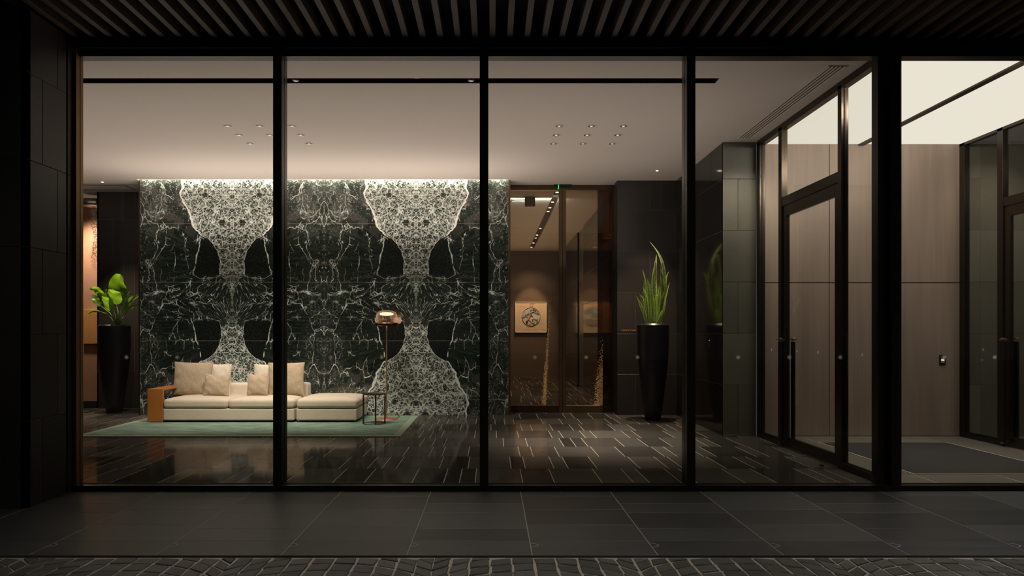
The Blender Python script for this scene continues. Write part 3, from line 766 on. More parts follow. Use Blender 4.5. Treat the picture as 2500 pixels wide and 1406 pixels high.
def partition(X, sg, win_a, door_n, win_b, pulls_label):
    """glazed partition running away from the street at x = X .. X+.08"""
    xa, xb = X, X+.08; xg = X+.04
    t = MB()
    for (a, b) in ((9.68, 9.78), (8.95, 9.05), (7.42, 7.50)):
        t.box(xa, xb, a, b, 0, ZC-.04, .002)
    t.box(xa, xb, 6.60, 9.78, 4.185, ZC, .002)
    t.box(xa+.005, xb-.005, 7.50, 8.95, 3.17, 3.29, .003)
    t.box(xa, xb, 9.05, 9.68, 0, .055, .002); t.box(xa, xb, 6.58, 7.42, 0, .075, .002)
    fr_ = struct(t.build('trim_partition_%d' % win_a, M['bronze_part']))
    g_ = MB()
    for (a, b) in ((9.05, 9.68), (6.58, 7.42)):
        g_.box(xg-.012, xg+.012, a, b, .055, .085)
    for y in (9.668, 9.052, 7.408):
        g_.box(xg-.010, xg+.010, y, y+.012, .05, 4.18)
    g_.build('glazing_bead', M['bronze_dark'], fr_)
    for nme, (a, b), z0_, z1_ in ((win_a, (9.05, 9.68), .05, 4.19), (win_b, (6.58, 7.42), .07, 4.19), (win_b+1, (7.50, 8.95), 3.285, 4.19)):
        w = empty('window_%d' % nme, (xg, (a+b)/2, z0_), kind='structure')
        MB().box(xg-.006, xg+.006, a, b, z0_, z1_).build('glass', M['glass_edge'], w)
        if z0_ < 1:
            for yy in ((9.35,) if a > 9 else (7.06,)):
                m_ = MB(); star_mesh(m_, (xg-.0062, yy, 1.266), 'x', .024); m_.build('star_decal', M['decal'], w)
    d = empty('door_%d' % door_n, (xg, 7.5, 0), kind='structure')
    L = MB(); L.box(xa+.018, xb-.018, 8.84, 8.945, .01, 3.165, .003); L.box(xa+.018, xb-.018, 7.505, 7.60, .01, 3.165, .003)
    L.box(xa+.018, xb-.018, 7.60, 8.84, 3.03, 3.165, .003); L.box(xa+.018, xb-.018, 7.60, 8.84, .01, .14, .003)
    L.build('door_frame', M['bronze_part'], d)
    MB().box(xg-.006, xg+.006, 7.59, 8.85, .13, 3.04).build('glass', M['glass_edge'], d)
    for yy in (8.57, 8.02):
        m_ = MB(); star_mesh(m_, (xg-.0062, yy, 1.266), 'x', .024); m_.build('star_decal', M['decal'], d)
    for sx in (-1, 1):
        xc = xg+sx*.085
        h_ = MB().box(xc-.014, xc+.014, 8.845, 8.925, .06, 1.385, .004).build('pull_handle', M['bronze_dark'], d)
        br = MB(); br.box(min(xc-.03*sx, xg+.022*sx), max(xc-.03*sx, xg+.022*sx), 8.872, 8.898, 1.395, 1.418); br.box(xc-.018, xc+.018, 8.86, 8.91, 1.398, 1.43, .003)
        br.box(xc-.016, xc+.016, 8.86, 8.91, .045, .06); br.box(min(xc, xg+.022*sx), max(xc, xg+.022*sx), 8.872, 8.898, .06, .08); br.box(xc+.0*sx-.045, xc+.045, 8.873, 8.897, 1.402, 1.415)
        br.build('handle_bracket', M['satin_bronze'], h_)
partition(3.84, -1, 8, 1, 9, '')
partition(6.77, 1, 12, 4, 13, '')

# door stop
ds = empty('door_stop', (3.62, 7.41, 0), 'short steel cylinder door stop on the dark floor by the vestibule door', 'door stop')
MB().cyl((3.62, 7.41, 0), .014, .05).build('post', M['steel'], ds)
MB().cyl((3.62, 7.41, .045), .024, .012).build('cap', M['black'], ds)
# call panels / readers
cpn = empty('call_panel', (6.52, 9.77, 1.11), 'small black intercom panel with lit keypad on the taupe vestibule wall', 'intercom')
MB().box(6.475, 6.565, 9.765, 9.78, 1.035, 1.178, .004).build('housing', M['black'], cpn)
MB().box(6.497, 6.543, 9.762, 9.766, 1.088, 1.122).build('keypad', emis('keypad_glow', (1, .78, .55), .7), cpn)
b_ = MB()
for i, xx in enumerate((6.495, 6.508, 6.521)): b_.box(xx, xx+.009, 9.762, 9.766, 1.145, 1.156)
b_.build('printed_icons', plain('pale_print2', (.6, .56, .5), .5), cpn); b_ = MB()
for i in range(5): b_.box(6.494+i*.0105, 6.494+i*.0105+.007, 9.762, 9.766, 1.065, 1.073)
b_.build('printed_symbols', plain('pale_print', (.6, .56, .5), .5), cpn)
MB().box(6.528, 6.534, 9.762, 9.766, 1.128, 1.135).build('indicator', emis('lime_led', (.4, 1, .1), 1.2), cpn)
rd = empty('card_reader', (3.36, 10.4, 1.35), 'slim black card reader with a green light on the polished right wall', 'card reader')
MB().box(3.352, 3.365, 10.37, 10.43, 1.25, 1.40, .003).build('housing', M['black'], rd)
MB().box(3.349, 3.353, 10.39, 10.405, 1.375, 1.385).build('indicator', emis('green_dot', (.35, 1, .1), .8), rd)

# ELEVATORS lettering
sg_ = empty('elevator_sign', (2.50, 12.31, 1.53), 'small copper lettering reading ELEVATORS on the dark stone wall beside the tall planter', 'sign')
tc = bpy.data.curves.new('lettering', 'FONT'); tc.body = 'ELEVATORS'; tc.size = .050; tc.extrude = .003; tc.space_character = 1.25
to = bpy.data.objects.new('lettering_curve', tc); C.objects.link(to); bpy.context.view_layer.update()
wd = max(to.dimensions.x, .01); tc.size *= .262/wd
bpy.context.view_layer.update(); lm = bpy.data.meshes.new_from_object(to.evaluated_get(bpy.context.evaluated_depsgraph_get())); bpy.data.objects.remove(to)
lm.materials.clear(); lm.materials.append(plain('sign_copper', (.85, .42, .16), .4, .35)); to = bpy.data.objects.new('lettering', lm); C.objects.link(to)
to.parent = sg_; to.rotation_euler = (PI/2, 0, 0); to.location = (2.368-2.50, -.006, 1.526-1.53)
tm = MB().prism([(2.318, 1.528), (2.345, 1.528), (2.3315, 1.55)], 12.302, 12.309); tm.build('arrow', M['bronze'], sg_)

# ------------------------------------------------------------------ ceiling fittings
diff = empty('air_diffuser', (3.6, 8.3, ZC), 'long four-slot linear air diffuser in the ceiling beside the glazed partition', 'air vent')
d_ = MB()
for i in range(4):
    d_.box(3.525+i*.041, 3.525+i*.041+.017, 7.03, 9.62, ZC-.002, ZC+.0)
d_.build('slot', M['black'], diff)
d_ = MB()
for i in range(5): d_.box(3.516+i*.041, 3.516+i*.041+.007, 7.03, 9.62, ZC-.006, ZC)
d_.build('blade', M['ceiling'], diff)
d_ = MB(); d_.box(3.50, 3.71, 7.012, 7.024, ZC-.004, ZC); d_.build('end_cap', M['darkmetal'], diff)

DLM = emis('downlight_lens', (1, .88, .74), .75)
def downlight(x, y, label, group):
    e_ = empty('recessed_downlight', (x, y, ZC), label, 'ceiling light', group)
    prof = [(.062, -.001), (.062, -.004), (.052, -.005), (.045, -.002)]
    MB().lathe(prof, (x, y, ZC), 32).build('trim_ring', plain('ring_white', (.62, .56, .48), .5), e_)
    MB().lathe([(.045, -.003), (.038, .0), (.0, -.0005)], (x, y, ZC-.0015), 32).build('reflector', plain('reflector', (.30, .30, .27), .25, .9), e_)
    MB().cyl((x, y, ZC-.005), .018, .003, 20).build('lens', DLM, e_)
    return e_
first = None
rn = ['nearest', 'middle', 'farthest']; cn = ['left', 'middle', 'right']
for gi, (gx, lab) in enumerate((((-3.54, -3.11, -2.675), 'above the sofa rug'), ((.907, 1.34, 1.77), 'above the bare floor by the bronze doors'))):
    for ri, yy in enumerate((9.07, 9.48, 9.91)):
        for ci, xx in enumerate(gx):
            label = 'recessed downlight %s, %s row, %s of three' % (lab, ['front', 'middle', 'back'][ri], cn[ci])
            grp = 'nine downlights '+lab
            if first is None: first = downlight(xx, yy, label, grp)
            else: o = copy_tree(first, (xx, yy, ZC)); tag(o, label, 'ceiling light', grp)
BR = emis('bright_lens', (1, .80, .58), 14)
for (xx, yy, lab) in ((2.83, 11.55, 'small bright ceiling downlight above the snake plant'), (-7.15, 12.42, 'small bright ceiling downlight above the broad-leaved plant')):
    e_ = empty('accent_downlight', (xx, yy, ZC), lab, 'ceiling light', 'accent downlights over the planters')
    MB().lathe([(.034, -.0), (.034, -.004), (.022, -.004)], (xx, yy, ZC), 24).build('trim_ring', plain('ring2', (.5, .45, .4), .5), e_)
    MB().cyl((xx, yy, ZC-.006), .020, .003, 20).build('lens', BR, e_)
cd = None
for i, (px, py) in enumerate(((1356, 474), (1350, 497.5), (1344.5, 511), (1340, 520), (1320.5, 561), (1313.5, 577), (1309.5, 584), (1303, 596), (1298.5, 608))):
    yy = F*(4.33-H)/(CY-py)*.985; xx = (px-CX)*yy/F; xx = 1.32
    lab = 'tiny corridor downlight in the slot behind the bronze doors, %s' % ['closest to the doors', 'second from the doors', 'third from the doors', 'fourth from the doors', 'fifth from the doors', 'sixth from the doors', 'third from the far wall', 'second from the far wall', 'nearest the far wall'][i]
    if yy > 22.4: yy = 22.35
    if cd is None:
        cd = empty('corridor_downlight', (xx, yy, 4.325), lab, 'ceiling light', 'corridor downlights'); MB().cyl((xx, yy, 4.318), .032, .010, 20).build('lens', emis('corr_lens', (1, .85, .7), 5), cd)
    else: o = copy_tree(cd, (xx, yy, 4.325)); tag(o, lab, 'ceiling light', 'corridor downlights')
# fittings in the dark ceiling slot
for (px, lab) in ((722, 'small black spotlight in the ceiling slot just right of the second mullion'), (1150, 'small black spotlight in the ceiling slot left of the middle mullion')):
    xx = (px-CX)/F*7.44
    e_ = empty('slot_spotlight', (xx, 7.44, 4.30), lab, 'spotlight', 'slot spotlights')
    MB().cyl((xx, 7.44, 4.275), .036, .05, 20, .028).build('head', M['darkmetal'], e_); MB().cyl((xx, 7.44, 4.268), .024, .007, 20).build('bezel', M['steel'], e_)
tk = empty('track_bar', (-1.35, 7.38, 4.29), 'slim silver bar running along the dark ceiling slot', 'track')
MB().box(-1.95, -.83, 7.372, 7.382, 4.285, 4.295).build('bar', plain('grey_bar', (.35, .34, .34), .3, .8), tk)
MB().box(-.84, -.80, 7.368, 7.395, 4.28, 4.298).build('end_block', M['steel'], tk)

# ------------------------------------------------------------------ rug, sofa, cushions
rug = empty('area_rug', (-3.67, 10.92, 0), 'mottled sage green rug with paler border under the cream sofa', 'rug')
MB().box(-5.90, -1.43, 9.83, 12.01, 0, .014).build('pile', M['rug'], rug)
b_ = MB(); b_.box(-6.02, -1.31, 9.71, 9.83, 0, .012, .002); b_.box(-6.02, -1.31, 12.01, 12.13, 0, .012, .002); b_.box(-6.02, -5.90, 9.83, 12.01, 0, .012, .002); b_.box(-1.43, -1.31, 9.83, 12.01, 0, .012, .002)
b_.build('border', M['rug_border'], rug)

so = empty('sofa', (-4.4, 11.6, .014), 'long cream linen sofa with tan leather frame arm standing on the green rug', 'sofa')
xL, xM, xR = -5.445, -4.372, -3.270
MB().soft(xL, xR-.004, 11.20, 12.12, .045, .242, .018).build('base', M['cream'], so, weld=True)
for i, (a, b) in enumerate(((xL, xM), (xM, xR))):
    MB().soft(a+.003, b-.003, 11.185, 12.0, .243, .395, .05, .035, 18, .002, i).build('seat_cushion', M['cream'], so, weld=True)
MB().soft(xL+.02, xR+.026, 11.93, 12.18, .10, .612, .045, 0, 16).build('backrest', M['cream_light'], so, weld=True)
arm = MB(); arm.box(-5.706, -5.447, 11.20, 11.245, .02, .568, .006); arm.box(-5.706, -5.447, 11.245, 12.16, .535, .568, .006); arm.box(-5.706, -5.447, 12.115, 12.16, .02, .535, .006); arm.box(-5.706, -5.447, 11.245, 12.115, .02, .045, .004)
arm.build('arm', M['leather'], so)
pl_ = MB(); pl_.box(-5.65, xR-.05, 11.26, 12.10, .014, .045); pl_.build('plinth', M['black'], so)
ot = empty('ottoman', (-2.75, 11.6, .014), 'large square cream linen ottoman at the right end of the sofa', 'ottoman')
MB().soft(-3.238, -2.234, 11.20, 12.14, .045, .240, .018).build('base', M['cream'], ot, weld=True)
MB().soft(-3.236, -2.225, 11.185, 12.15, .241, .395, .055, .042, 18, .002, 7).build('seat_cushion', M['cream'], ot, weld=True)
MB().box(-3.20, -2.30, 11.26, 12.08, .024, .045).build('plinth', M['black'], ot)
lg = MB(); 
for (x, y) in ((-3.23, 11.23), (-2.27, 11.23), (-3.23, 12.1), (-2.27, 12.1)): MB().cyl((x, y, .014), .012, .032, 12).build('leg', M['darkmetal'], ot)

def cushion(name, px0, px1, py0, py1, d, t, mat, label, tilt=.18, rotz=0, chop=0, seed=0, roll=0):
    s = F/d; w = (px1-px0)/s; h = (py1-py0)/s-.015; xc = ((px0+px1)/2-CX)/s; zb = H+(CY-py1)/s+.018
    rnd = random.Random(seed); n = 30; ph = [rnd.uniform(0, 6.28) for _ in range(8)]
    mb = MB()
    Rm = Matrix.Rotation(rotz, 4, 'Z') @ Matrix.Rotation(-tilt, 4, 'X') @ Matrix.Rotation(roll, 4, 'Y')
    for side in (-1, 1):
        vs = []; fs = []
        for i in range(n+1):
            for j in range(n+1):
                u = math.sin((2*i/n-1)*PI/2); v = math.sin((2*j/n-1)*PI/2)
                e_ = max(0, (1-abs(u)**2.6))**.55*max(0, (1-abs(v)**2.6))**.55
                pin = 1-.055*(1-v*v) ; pin2 = 1-.055*(1-u*u)
                x = u*w/2*pin; z = v*h/2*pin2
                if chop and v > 0: z -= chop*h*math.exp(-abs(u)/.22)*v*v
                th = t/2*e_
                wr = .0035*math.sin(7*u+ph[0]+3*v)*math.sin(5*v+ph[1])+.003*math.sin(15*(u*v)+ph[2])+.002*math.sin(22*u+ph[3]+6*v)
                diag = .006*math.exp(-(((abs(u)-abs(v))/.12)**2))*abs(u*v)*2
                yy = side*(th+(wr-diag)*(e_ > .02)*min(1, e_*2))
                sag = -.10*t*(1-v)*0
                p = Rm @ Vector((x, yy, z+h/2))
                vs.append((p.x+xc, p.y+d, p.z+zb))
        for i in range(n):
            for j in range(n):
                k = i*(n+1)+j; fs.append((k, k+1, k+n+2, k+n+1) if side < 0 else (k, k+n+1, k+n+2, k+1))
        mb.add(vs, fs, True)
    e_ = empty(name, (xc, d, zb), label, 'cushion', 'cushions on the sofa')
    mb.build('cushion_cover', mat, e_, weld=True)
    # piped seam
    seam = []
    m = 24
    for (a, b) in [((-1, -1), (1, -1)), ((1, -1), (1, 1)), ((1, 1), (-1, 1)), ((-1, 1), (-1, -1))]:
        for i in range(m):
            q = i/m; u = a[0]+(b[0]-a[0])*q; v = a[1]+(b[1]-a[1])*q
            x = u*w/2*(1-.055*(1-v*v)); z = v*h/2*(1-.055*(1-u*u))
            if chop and v > 0: z -= chop*h*math.exp(-abs(u)/.22)*v*v
            p = Rm @ Vector((x, 0, z+h/2)); seam.append((p.x+xc, p.y+d, p.z+zb))
    MB().tube(seam, .0035, 6, True).build('seam', mat, e_)
    return e_
cushion('large_cushion', 420, 515, 884, 968, 11.72, .17, M['oat'], 'big oatmeal cushion leaning at the leather arm end of the sofa', .13, 0, 0, 1, .02)
cushion('large_cushion', 495, 561, 888, 967, 11.84, .14, M['cream_light'], 'pale cream cushion half hidden behind the first small oatmeal pillow', .10, 0, .0, 2, .03)
cushion('small_cushion', 496, 558, 913, 969, 11.50, .13, M['oat'], 'small dented oatmeal pillow in front of the left pale cushion', .22, .05, .24, 3, .02)
cushion('large_cushion', 618, 690, 889, 967, 11.84, .14, M['cream_light'], 'pale cream cushion behind the small pillow near the second mullion', .10, 0, 0, 4, 0)
cushion('small_cushion', 601, 654, 911, 968, 11.52, .13, M['oat'], 'small dented oatmeal pillow left of the second mullion', .22, -.1, .22, 5, -.05)
cushion('large_cushion', 653, 742, 885, 968, 11.68, .18, M['oat'], 'big oatmeal cushion at the ottoman end of the sofa, behind the second mullion', .12, 0, 0, 6, -.01)

# side table
tx, ty = -1.918, 11.05
st = empty('side_table', (tx, ty, .014), 'thin round dark metal side table beside the ottoman', 'side table')
MB().lathe([(0, .492), (.186, .492), (.190, .496), (.190, .508), (.186, .510), (0, .506)], (tx, ty, 0), 48).build('table_top', M['darkmetal'], st)
MB().tube([(tx+.178*math.cos(2*PI*i/48), ty+.178*math.sin(2*PI*i/48), .020) for i in range(48)], .006, 8, True).build('base_ring', M['darkmetal'], st)
for adeg in (-73, 17, 197):
    a_ = math.radians(adeg); x = tx+.175*math.cos(a_); y = ty+.175*math.sin(a_)
    MB().box(x-.011, x+.011, y-.006, y+.006, .014, .494, .002).build('leg', M['darkmetal'], st)

# floor lamp
lx, ly = -1.807, 11.64
la = empty('floor_lamp', (lx, ly, .012), 'copper floor lamp with rose glass dome shade beside the side table', 'lamp')
MB().lathe([(0, .030), (.02, .030), (.196, .024), (.203, .018), (.203, .012), (0, .012)], (lx, ly, 0), 64).build('base', M['copper'], la)
MB().cyl((lx, ly, .022), .0125, 1.60, 20).build('pole', M['copper'], la)
sh = MB().lathe([(.185, 1.665), (.187, 1.72), (.184, 1.78), (.170, 1.83), (.145, 1.862), (.10, 1.878), (.05, 1.882), (0.001, 1.883)], (lx, ly, 0), 64).build('shade', M['lamp_glass'], la)
MB().lathe([(.188, 1.613), (.194, 1.616), (.194, 1.668), (.188, 1.670), (.184, 1.666), (.184, 1.616), (.188, 1.613)], (lx, ly, 0), 64).build('rim_band', M['copper_dark'], la)
MB().lathe([(.001, 1.79), (.07, 1.795), (.105, 1.805), (.122, 1.821), (.105, 1.838), (.07, 1.847), (.001, 1.85)], (lx, ly, 0), 48).build('diffuser', emis('lamp_glow', (1, .76, .50), 2.2), la)  # emissive ellipsoid imitating the light reflected inside the dome, not a real diffuser
MB().cyl((lx, ly, 1.618), .180, .006, 48).build('light_plate', emis('lamp_plate', (1, .72, .45), 1.3), la)
cd_ = MB().tube([(lx+.17, ly+.10, .022), (lx+.20, ly+.16, .04), (lx+.19, ly+.26, .022), (lx+.15, ly+.42, .018)], .004, 6); cd_.build('cord', M['black'], la)

# ------------------------------------------------------------------ planters and plants
def planter(x, y, label, rs=1.0):
    e_ = empty('tall_planter', (x, y, 0), label, 'planter', 'tall black planters')
    pr = [(0, 0), (.125, 0), (.135, .01), (.155, .18), (.190, .45), (.225, .75), (.252, 1.02), (.265, 1.25), (.268, 1.45), (.267, 1.60), (.267, 1.622)]
    mb = MB().lathe([(r*rs, z) for r, z in pr], (x, y, 0), 64); o = mb.build('pot', M['pot'], e_)
    MB().lathe([(r*rs, z) for r, z in ((.267, 1.620), (.266, 1.626), (.234, 1.655), (.226, 1.655), (.224, 1.60))], (x, y, 0), 64, False).build('rim', M['pot'], e_)
    MB().cyl((x, y, 1.58), .222*rs, .02, 32).build('soil', M['soil'], e_)
    return e_
planter(-7.08, 12.69, 'tall tapering black planter in the left alcove, holding a broad-leaved plant', 1.04)
planter(2.775, 11.62, 'tall tapering black planter by the elevator wall, holding a snake plant')

def leaf_blade(path, width, prof, fold=.25, tw=0.0, nx=8, ny=26, face=Vector((0, -1, 0)), curl=0.0):
    pts = [Vector(p) for p in path]
    def bez(t):
        q = list(pts)
        while len(q) > 1: q = [a.lerp(b, t) for a, b in zip(q, q[1:])]
        return q[0]
    def cr(t):                                     # catmull-rom through points
        n_ = len(pts)-1; s_ = min(t*n_, n_-1e-6); i = int(s_); f = s_-i
        p0 = pts[max(i-1, 0)]; p1 = pts[i]; p2 = pts[i+1]; p3 = pts[min(i+2, n_)]
        return .5*((2*p1)+(p2-p0)*f+(2*p0-5*p1+4*p2-p3)*f*f+(3*p1-p0-3*p2+p3)*f**3)
    vs = []; uv = []; fs = []
    for j in range(ny+1):
        t = j/ny; p = cr(t); d = (cr(min(1, t+.02))-cr(max(0, t-.02))).normalized()
        side = d.cross(face); side = side.normalized() if side.length > .05 else Vector((1, 0, 0))
        nrm = side.cross(d).normalized()
        a = tw*t; s2 = side*math.cos(a)+nrm*math.sin(a); n2 = nrm*math.cos(a)-side*math.sin(a)
        w_ = width/2*prof(t)
        for i in range(nx+1):
            u = 2*i/nx-1
            vs.append(p+s2*(u*w_)+n2*(abs(u)*w_*fold-curl*w_*u*u+.01*math.sin(t*16+u*2)*abs(u)*(width > .1)))
            uv.append((i/nx, t))
    for j in range(ny):
        for i in range(nx):
            k = j*(nx+1)+i; fs.append((k, k+1, k+nx+2, k+nx+1))
    return vs, fs, uv
def leaf_obj(name, blades, mat, parent, solid=.0012):
    off = parent.location
    V_ = []; F_ = []; U_ = []
    for vs, fs, uv in blades:
        o = len(V_); V_ += [tuple(Vector(v)-off) for v in vs]; F_ += [[o+i for i in f] for f in fs]; U_ += uv
    me = bpy.data.meshes.new(name); me.from_pydata(V_, [], F_); ul = me.uv_layers.new(name='UVMap')
    for l in me.loops: ul.data[l.index].uv = U_[l.vertex_index]
    for p in me.polygons: p.use_smooth = True
    me.materials.append(mat); o = bpy.data.objects.new(name, me); C.objects.link(o); o.parent = parent
    return o
oval = lambda t: max(0.02, math.sin(PI*min(1, t**.85))**.62)
bp = empty('broad_leaved_plant', (-7.08, 12.69, 1.60), 'bright green broad-leaved plant growing in the planter of the left alcove', 'plant')
def P1(cx, cy, dy=0):
    d = 12.69+dy; p = W(205+cx/9.373, 650+cy/9.373, 12.69); return Vector((p.x*d/12.69, d, H+(p.z-H)*d/12.69))
LV = [  # stem path, blade path, width px(crop), fold, tw
    ([(760, 1340, 0), (770, 1000, .03)], [(745, 880, .05), (765, 600, .06), (800, 360, .0), (830, 182, -.12)], 430, .12, 0.0, 0),
    ([(755, 1340, 0), (750, 1050, -.05)], [(742, 880, -.08), (700, 740, -.14), (640, 610, -.20), (580, 528, -.28)], 300, -.28, .35, .15),
    ([(740, 1340, 0), (650, 1130, -.05)], [(600, 1025, -.08), (540, 900, -.13), (480, 770, -.20), (430, 680, -.26)], 250, -.3, .3, .15),
    ([(735, 1340, 0), (690, 1050, .0), (560, 800, -.03)], [(450, 700, -.05), (380, 600, -.07), (280, 520, -.10), (135, 510, -.14)], 170, .35, .5, 0),
    ([(735, 1340, 0), (600, 1080, .02)], [(395, 910, .05), (320, 830, .08), (260, 740, .10), (205, 640, .10)], 160, .3, -.6, 0),
    ([(720, 1340, 0), (620, 1180, 0), (500, 1080, 0)], [(380, 1040, 0), (280, 1020, -.02), (170, 1030, -.05), (85, 1095, -.07)], 62, .5, .6, 0),
    ([(790, 1340, 0), (840, 1050, .02)], [(855, 930, .03), (890, 770, .04), (960, 660, .02), (1065, 556, -.02)], 110, .4, .4, 0),
    ([(790, 1340, 0), (880, 1120, 0)], [(920, 1010, .0), (1000, 870, -.02), (1120, 750, -.05), (1330, 640, -.08)], 135, .4, .3, 0),
    ([(800, 1340, 0), (880, 1200, -.02)], [(930, 1120, -.02), (1000, 1010, -.03), (1120, 930, -.05), (1340, 860, -.07)], 70, .4, .3, 0),
    ([(775, 1340, 0), (790, 1040, .04)], [(800, 870, .06), (860, 770, .09), (920, 660, .11), (955, 560, .10)], 120, .35, -.7, 0),
    ([(770, 1340, 0), (700, 1080, .05)], [(640, 900, .08), (590, 780, .10), (530, 640, .12), (500, 530, .13)], 150, .3, .5, 0)]
for i, (stp, bl, wpx, fo, tw, cu) in enumerate(LV):
    s0 = [P1(*q) for q in stp]+[P1(*bl[0])]
    lo = leaf_obj('leaf', [leaf_blade([P1(*q) for q in bl], wpx/9.373/130, oval, fo, tw, curl=cu)], M['leaf'], bp)
    MB().tube(s0, [.009]*(len(s0)-1)+[.005], 8).build('stem', M['stem'], bp)
sn = empty('snake_plant', (2.775, 11.62, 1.60), 'upright variegated snake plant growing in the planter by the elevator wall', 'plant')
def P2(cx, cy, dy=0):
    d = 11.62+dy; p = W(1530+cx/6.114, 570+cy/6.114, 11.62); return Vector((p.x*d/11.62, d, H+(p.z-H)*d/11.62))
sp_ = lambda t: max(.02, (.62+.38*math.sin(PI*min(1, t*1.15)))*(1-t**3.2)**.9) if t < 1 else .02
SV = [([(500, 1345), (560, 1000), (550, 560), (480, 310), (345, 122)], 42, .02), ([(400, 1345), (395, 1000), (420, 600), (445, 315)], 72, .0),
      ([(430, 1345), (520, 1060), (530, 750), (500, 475)], 66, -.02), ([(480, 1345), (540, 1010), (590, 860), (638, 735)], 52, -.05), ([(490, 1345), (560, 950), (572, 700), (570, 535)], 30, .06),
      ([(500, 1345), (570, 850), (590, 660), (630, 565)], 18, .08), ([(330, 1345), (300, 950), (275, 700), (235, 528)], 26, .05), ([(310, 1345), (275, 1050), (265, 850), (268, 640)], 42, -.02),
      ([(330, 1345), (330, 1000), (325, 800), (308, 668)], 46, -.06), ([(320, 1345), (305, 1100), (290, 930), (238, 798)], 32, -.08), ([(300, 1345), (250, 1180), (190, 1030), (145, 928)], 34, -.10),
      ([(310, 1345), (260, 1180), (225, 1010), (183, 868)], 16, .04), ([(330, 1345), (290, 1120), (265, 1000), (205, 905)], 40, -.04), ([(350, 1345), (345, 1100), (355, 900), (345, 735)], 62, .03),
      ([(420, 1345), (430, 1100), (440, 850), (425, 620)], 60, .06), ([(450, 1345), (485, 1050), (500, 800), (492, 600)], 46, .04), ([(400, 1345), (380, 1050), (368, 850), (388, 680)], 44, -.07), ([(450, 1345), (500, 1250), (520, 1180), (535, 1140)], 34, -.09),
      ([(420, 1345), (425, 1150), (430, 980), (470, 890)], 40, -.1)]
for i, (pth, wpx, dy) in enumerate(SV):
    pp = [P2(x, y, dy*(.3+.7*(j/(len(pth)-1)))) for j, (x, y) in enumerate(pth)]
    ob = leaf_obj('leaf', [leaf_blade(pp, wpx/6.114/142*1.4, sp_, .35, (.5 if i % 2 else -.4), 6, 30)], M['snake'], sn)

# ------------------------------------------------------------------ lights
for ci, xx in enumerate((-3.54, -3.11, -2.675)):
    for yy, tg in ((9.07, -5.0), (9.48, -3.9), (9.91, -2.6)):
        light('SPOT', 'sofa_spot', (xx, yy, 4.255), 165, WARM2, (tg+.5*(ci-1), 11.35, .35), spot_size=math.radians(44), spot_blend=.9, shadow_soft_size=.02)
for xx in (.907, 1.34, 1.77):
    for yy in (9.07, 9.48, 9.91):
        light('SPOT', 'floor_spot', (xx, yy, 4.255), 150, WARM2, (xx+.15, yy-.1, 0), spot_size=math.radians(46), spot_blend=.95, shadow_soft_size=.02)
for xx in (-5.6, -3.9, -2.2, -.6):
    light('SPOT', 'marble_spot', (xx, 9.95, 4.255), 150, (1, .94, .86), (xx, 12.31, .9), spot_size=math.radians(62), spot_blend=1.0, shadow_soft_size=.02)  # added spots to brighten the marble; no fittings at these positions
light('SPOT', 'planter_spot', (2.83, 11.55, 4.255), 420, WARM, (2.79, 11.66, 0), spot_size=math.radians(62), spot_blend=.9, shadow_soft_size=.012)
light('SPOT', 'planter_spot', (-7.15, 12.42, 4.255), 420, WARM, (-7.05, 12.76, 0), spot_size=math.radians(62), spot_blend=.8, shadow_soft_size=.012)
light('SPOT', 'alcove_spot', (-8.4, 13.9, 4.2), 420, (1, .82, .68), (-8.45, 14.5, 1.2), spot_size=math.radians(110), spot_blend=.9, shadow_soft_size=.1)  # added warm spot for the wall behind the tinted glass, no fitting
for yy in (14.2, 16, 18, 20, 22):
    light('SPOT', 'corridor_spot', (1.32, yy, 4.22), 130, WARM2, (1.32, yy+.25, 0), spot_size=math.radians(110), spot_blend=.9, shadow_soft_size=.03)
light('SPOT', 'artwork_spot', (1.32, 21.6, 4.2), 300, WARM2, (1.33, 22.9, 1.9), spot_size=math.radians(40), spot_blend=.6, shadow_soft_size=.03)
light('AREA', 'corridor_wash', (1.1, 18, 2.9), 44, (1, .90, .80), (1.1, 18, 4.27), shape='RECTANGLE', size=2.2, size_y=9)  # unseen upward fill added to brighten the corridor ceiling
light('AREA', 'beyond_light', (8.4, 8.2, 4.2), 16, (1, .95, .86), (8.4, 8.6, 0), shape='RECTANGLE', size=2.0, size_y=2.2, spread=math.radians(130))  # fill light added for the room past the second partition
light('SPOT', 'beyond_spot', (7.25, 8.95, 4.24), 24, (1, .88, .70), (7.25, 9.79, 2.9), spot_size=math.radians(85), spot_blend=1, shadow_soft_size=.03)  # added spot brightening the top of the far stone wall, no fitting
light('SPOT', 'pillar_spot', (3.6, 9.0, 4.24), 75, (1, .88, .70), (3.62, 9.83, 2.7), spot_size=math.radians(80), spot_blend=1, shadow_soft_size=.03)  # added spot brightening the upper pillar, no fitting in the ceiling
light('SPOT', 'door_spot', (1.1, 11.2, 4.25), 60, WARM, (1.15, 12.7, 1.0), spot_size=math.radians(30), spot_blend=1, shadow_soft_size=.02)  # two added spots that make the gold flakes show, no fittings
light('SPOT', 'door_spot', (2.0, 11.2, 4.25), 120, WARM, (2.0, 12.7, .6), spot_size=math.radians(34), spot_blend=1, shadow_soft_size=.02)
light('AREA', 'corridor_cool_light', (.85, 13.90, 4.20), 26, (.50, .76, 1.0), (.85, 14.9, 4.36), shape='RECTANGLE', size=1.1, size_y=.04)
light('POINT', 'lamp_bulb', (lx, ly, 1.74), 3.0, (1, .7, .42), shadow_soft_size=.08)
for xx, pw in ((-4.2, 25), (-.93, 130), (1.9, 120), (4.6, 190), (7.4, 230)):
    light('SPOT', 'soffit_spot', (xx, 4.75, 4.26), pw, (1, .97, .90), (xx, 4.85, 0), spot_size=math.radians(74), spot_blend=1.0, shadow_soft_size=.03)  # row of spots added to light the paving; no fittings in the soffit
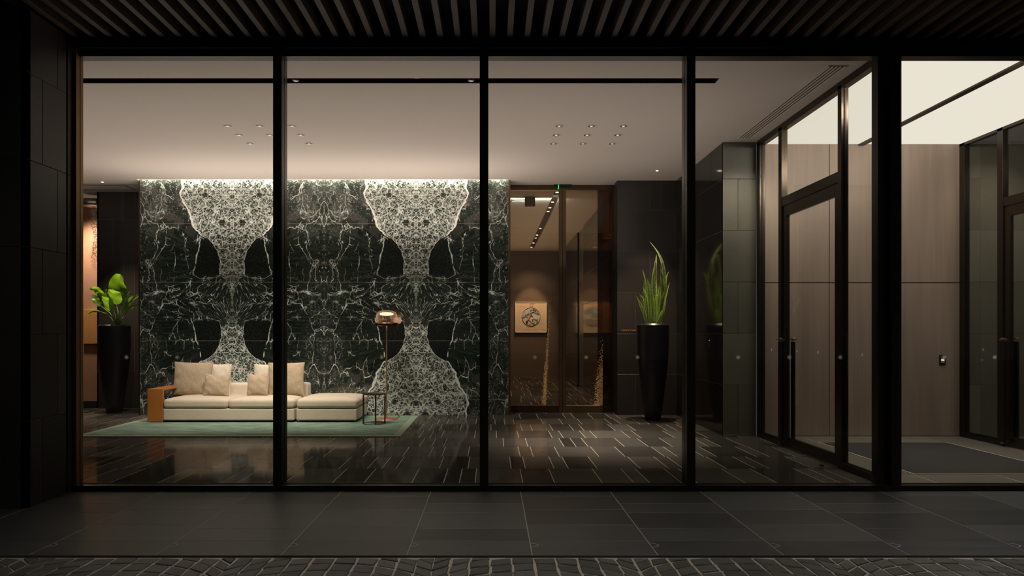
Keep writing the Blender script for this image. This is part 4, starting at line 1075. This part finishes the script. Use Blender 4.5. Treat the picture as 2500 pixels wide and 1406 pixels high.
light('SPOT', 'ground_uplight', (-1.0, 1.6, .12), 22, WARM2, (-.9, 5.3, 4.28), spot_size=math.radians(66), spot_blend=1.0, shadow_soft_size=.05)  # unseen spot added behind the view to brighten the slat undersides
light('AREA', 'vestibule_wash', (5.35, 6.75, 4.14), 34, (1, .91, .79), (5.35, 9.78, 4.3), shape='RECTANGLE', size=2.7, size_y=.2, spread=math.radians(120))  # fill added for the taupe wall, its back turned to the camera
light('AREA', 'vestibule_down', (5.35, 8.2, 4.19), 20, (1, .94, .82), (5.35, 8.2, 0), shape='RECTANGLE', size=2.4, size_y=2.2, spread=math.radians(70))  # extra light added under the glowing panels for the floor, spread kept out of view
light('AREA', 'ceiling_wash', (-2.8, 9.6, 2.7), 90, (1, .87, .79), (-2.8, 9.6, 4.27), shape='RECTANGLE', size=12, size_y=5.0)  # unseen upward fill added to lift the lobby ceiling, no such fitting
light('AREA', 'ceiling_wash_back', (-3.0, 11.5, 3.0), 50, (1, .87, .79), (-3.0, 11.5, 4.27), shape='RECTANGLE', size=6.6, size_y=.6)  # second added upward fill, brightens the ceiling towards the marble

wd_ = bpy.data.worlds.new('World'); SC.world = wd_; wd_.use_nodes = True
bg = wd_.node_tree.nodes['Background']; bg.inputs[0].default_value = (.80, .78, .74, 1); bg.inputs[1].default_value = .05

# ------------------------------------------------------------------ camera and view
cam = bpy.data.cameras.new('Camera'); cam.sensor_width = 36; cam.lens = 36*F/2500; cam.shift_x = (1250-CX)/2500; cam.shift_y = (CY-703)/2500
cam.clip_end = 200
co = bpy.data.objects.new('Camera', cam); C.objects.link(co); co.location = (0, 0, H); co.rotation_euler = (PI/2, 0, 0); SC.camera = co
SC.view_settings.view_transform = 'Standard'; SC.view_settings.look = 'None'; SC.view_settings.exposure = 0; SC.view_settings.gamma = 1
SC.view_settings.use_curve_mapping = False
SC.cycles.max_bounces = 10; SC.cycles.diffuse_bounces = 5; SC.cycles.glossy_bounces = 5; SC.cycles.transparent_max_bounces = 24
SC.cycles.sample_clamp_indirect = 4
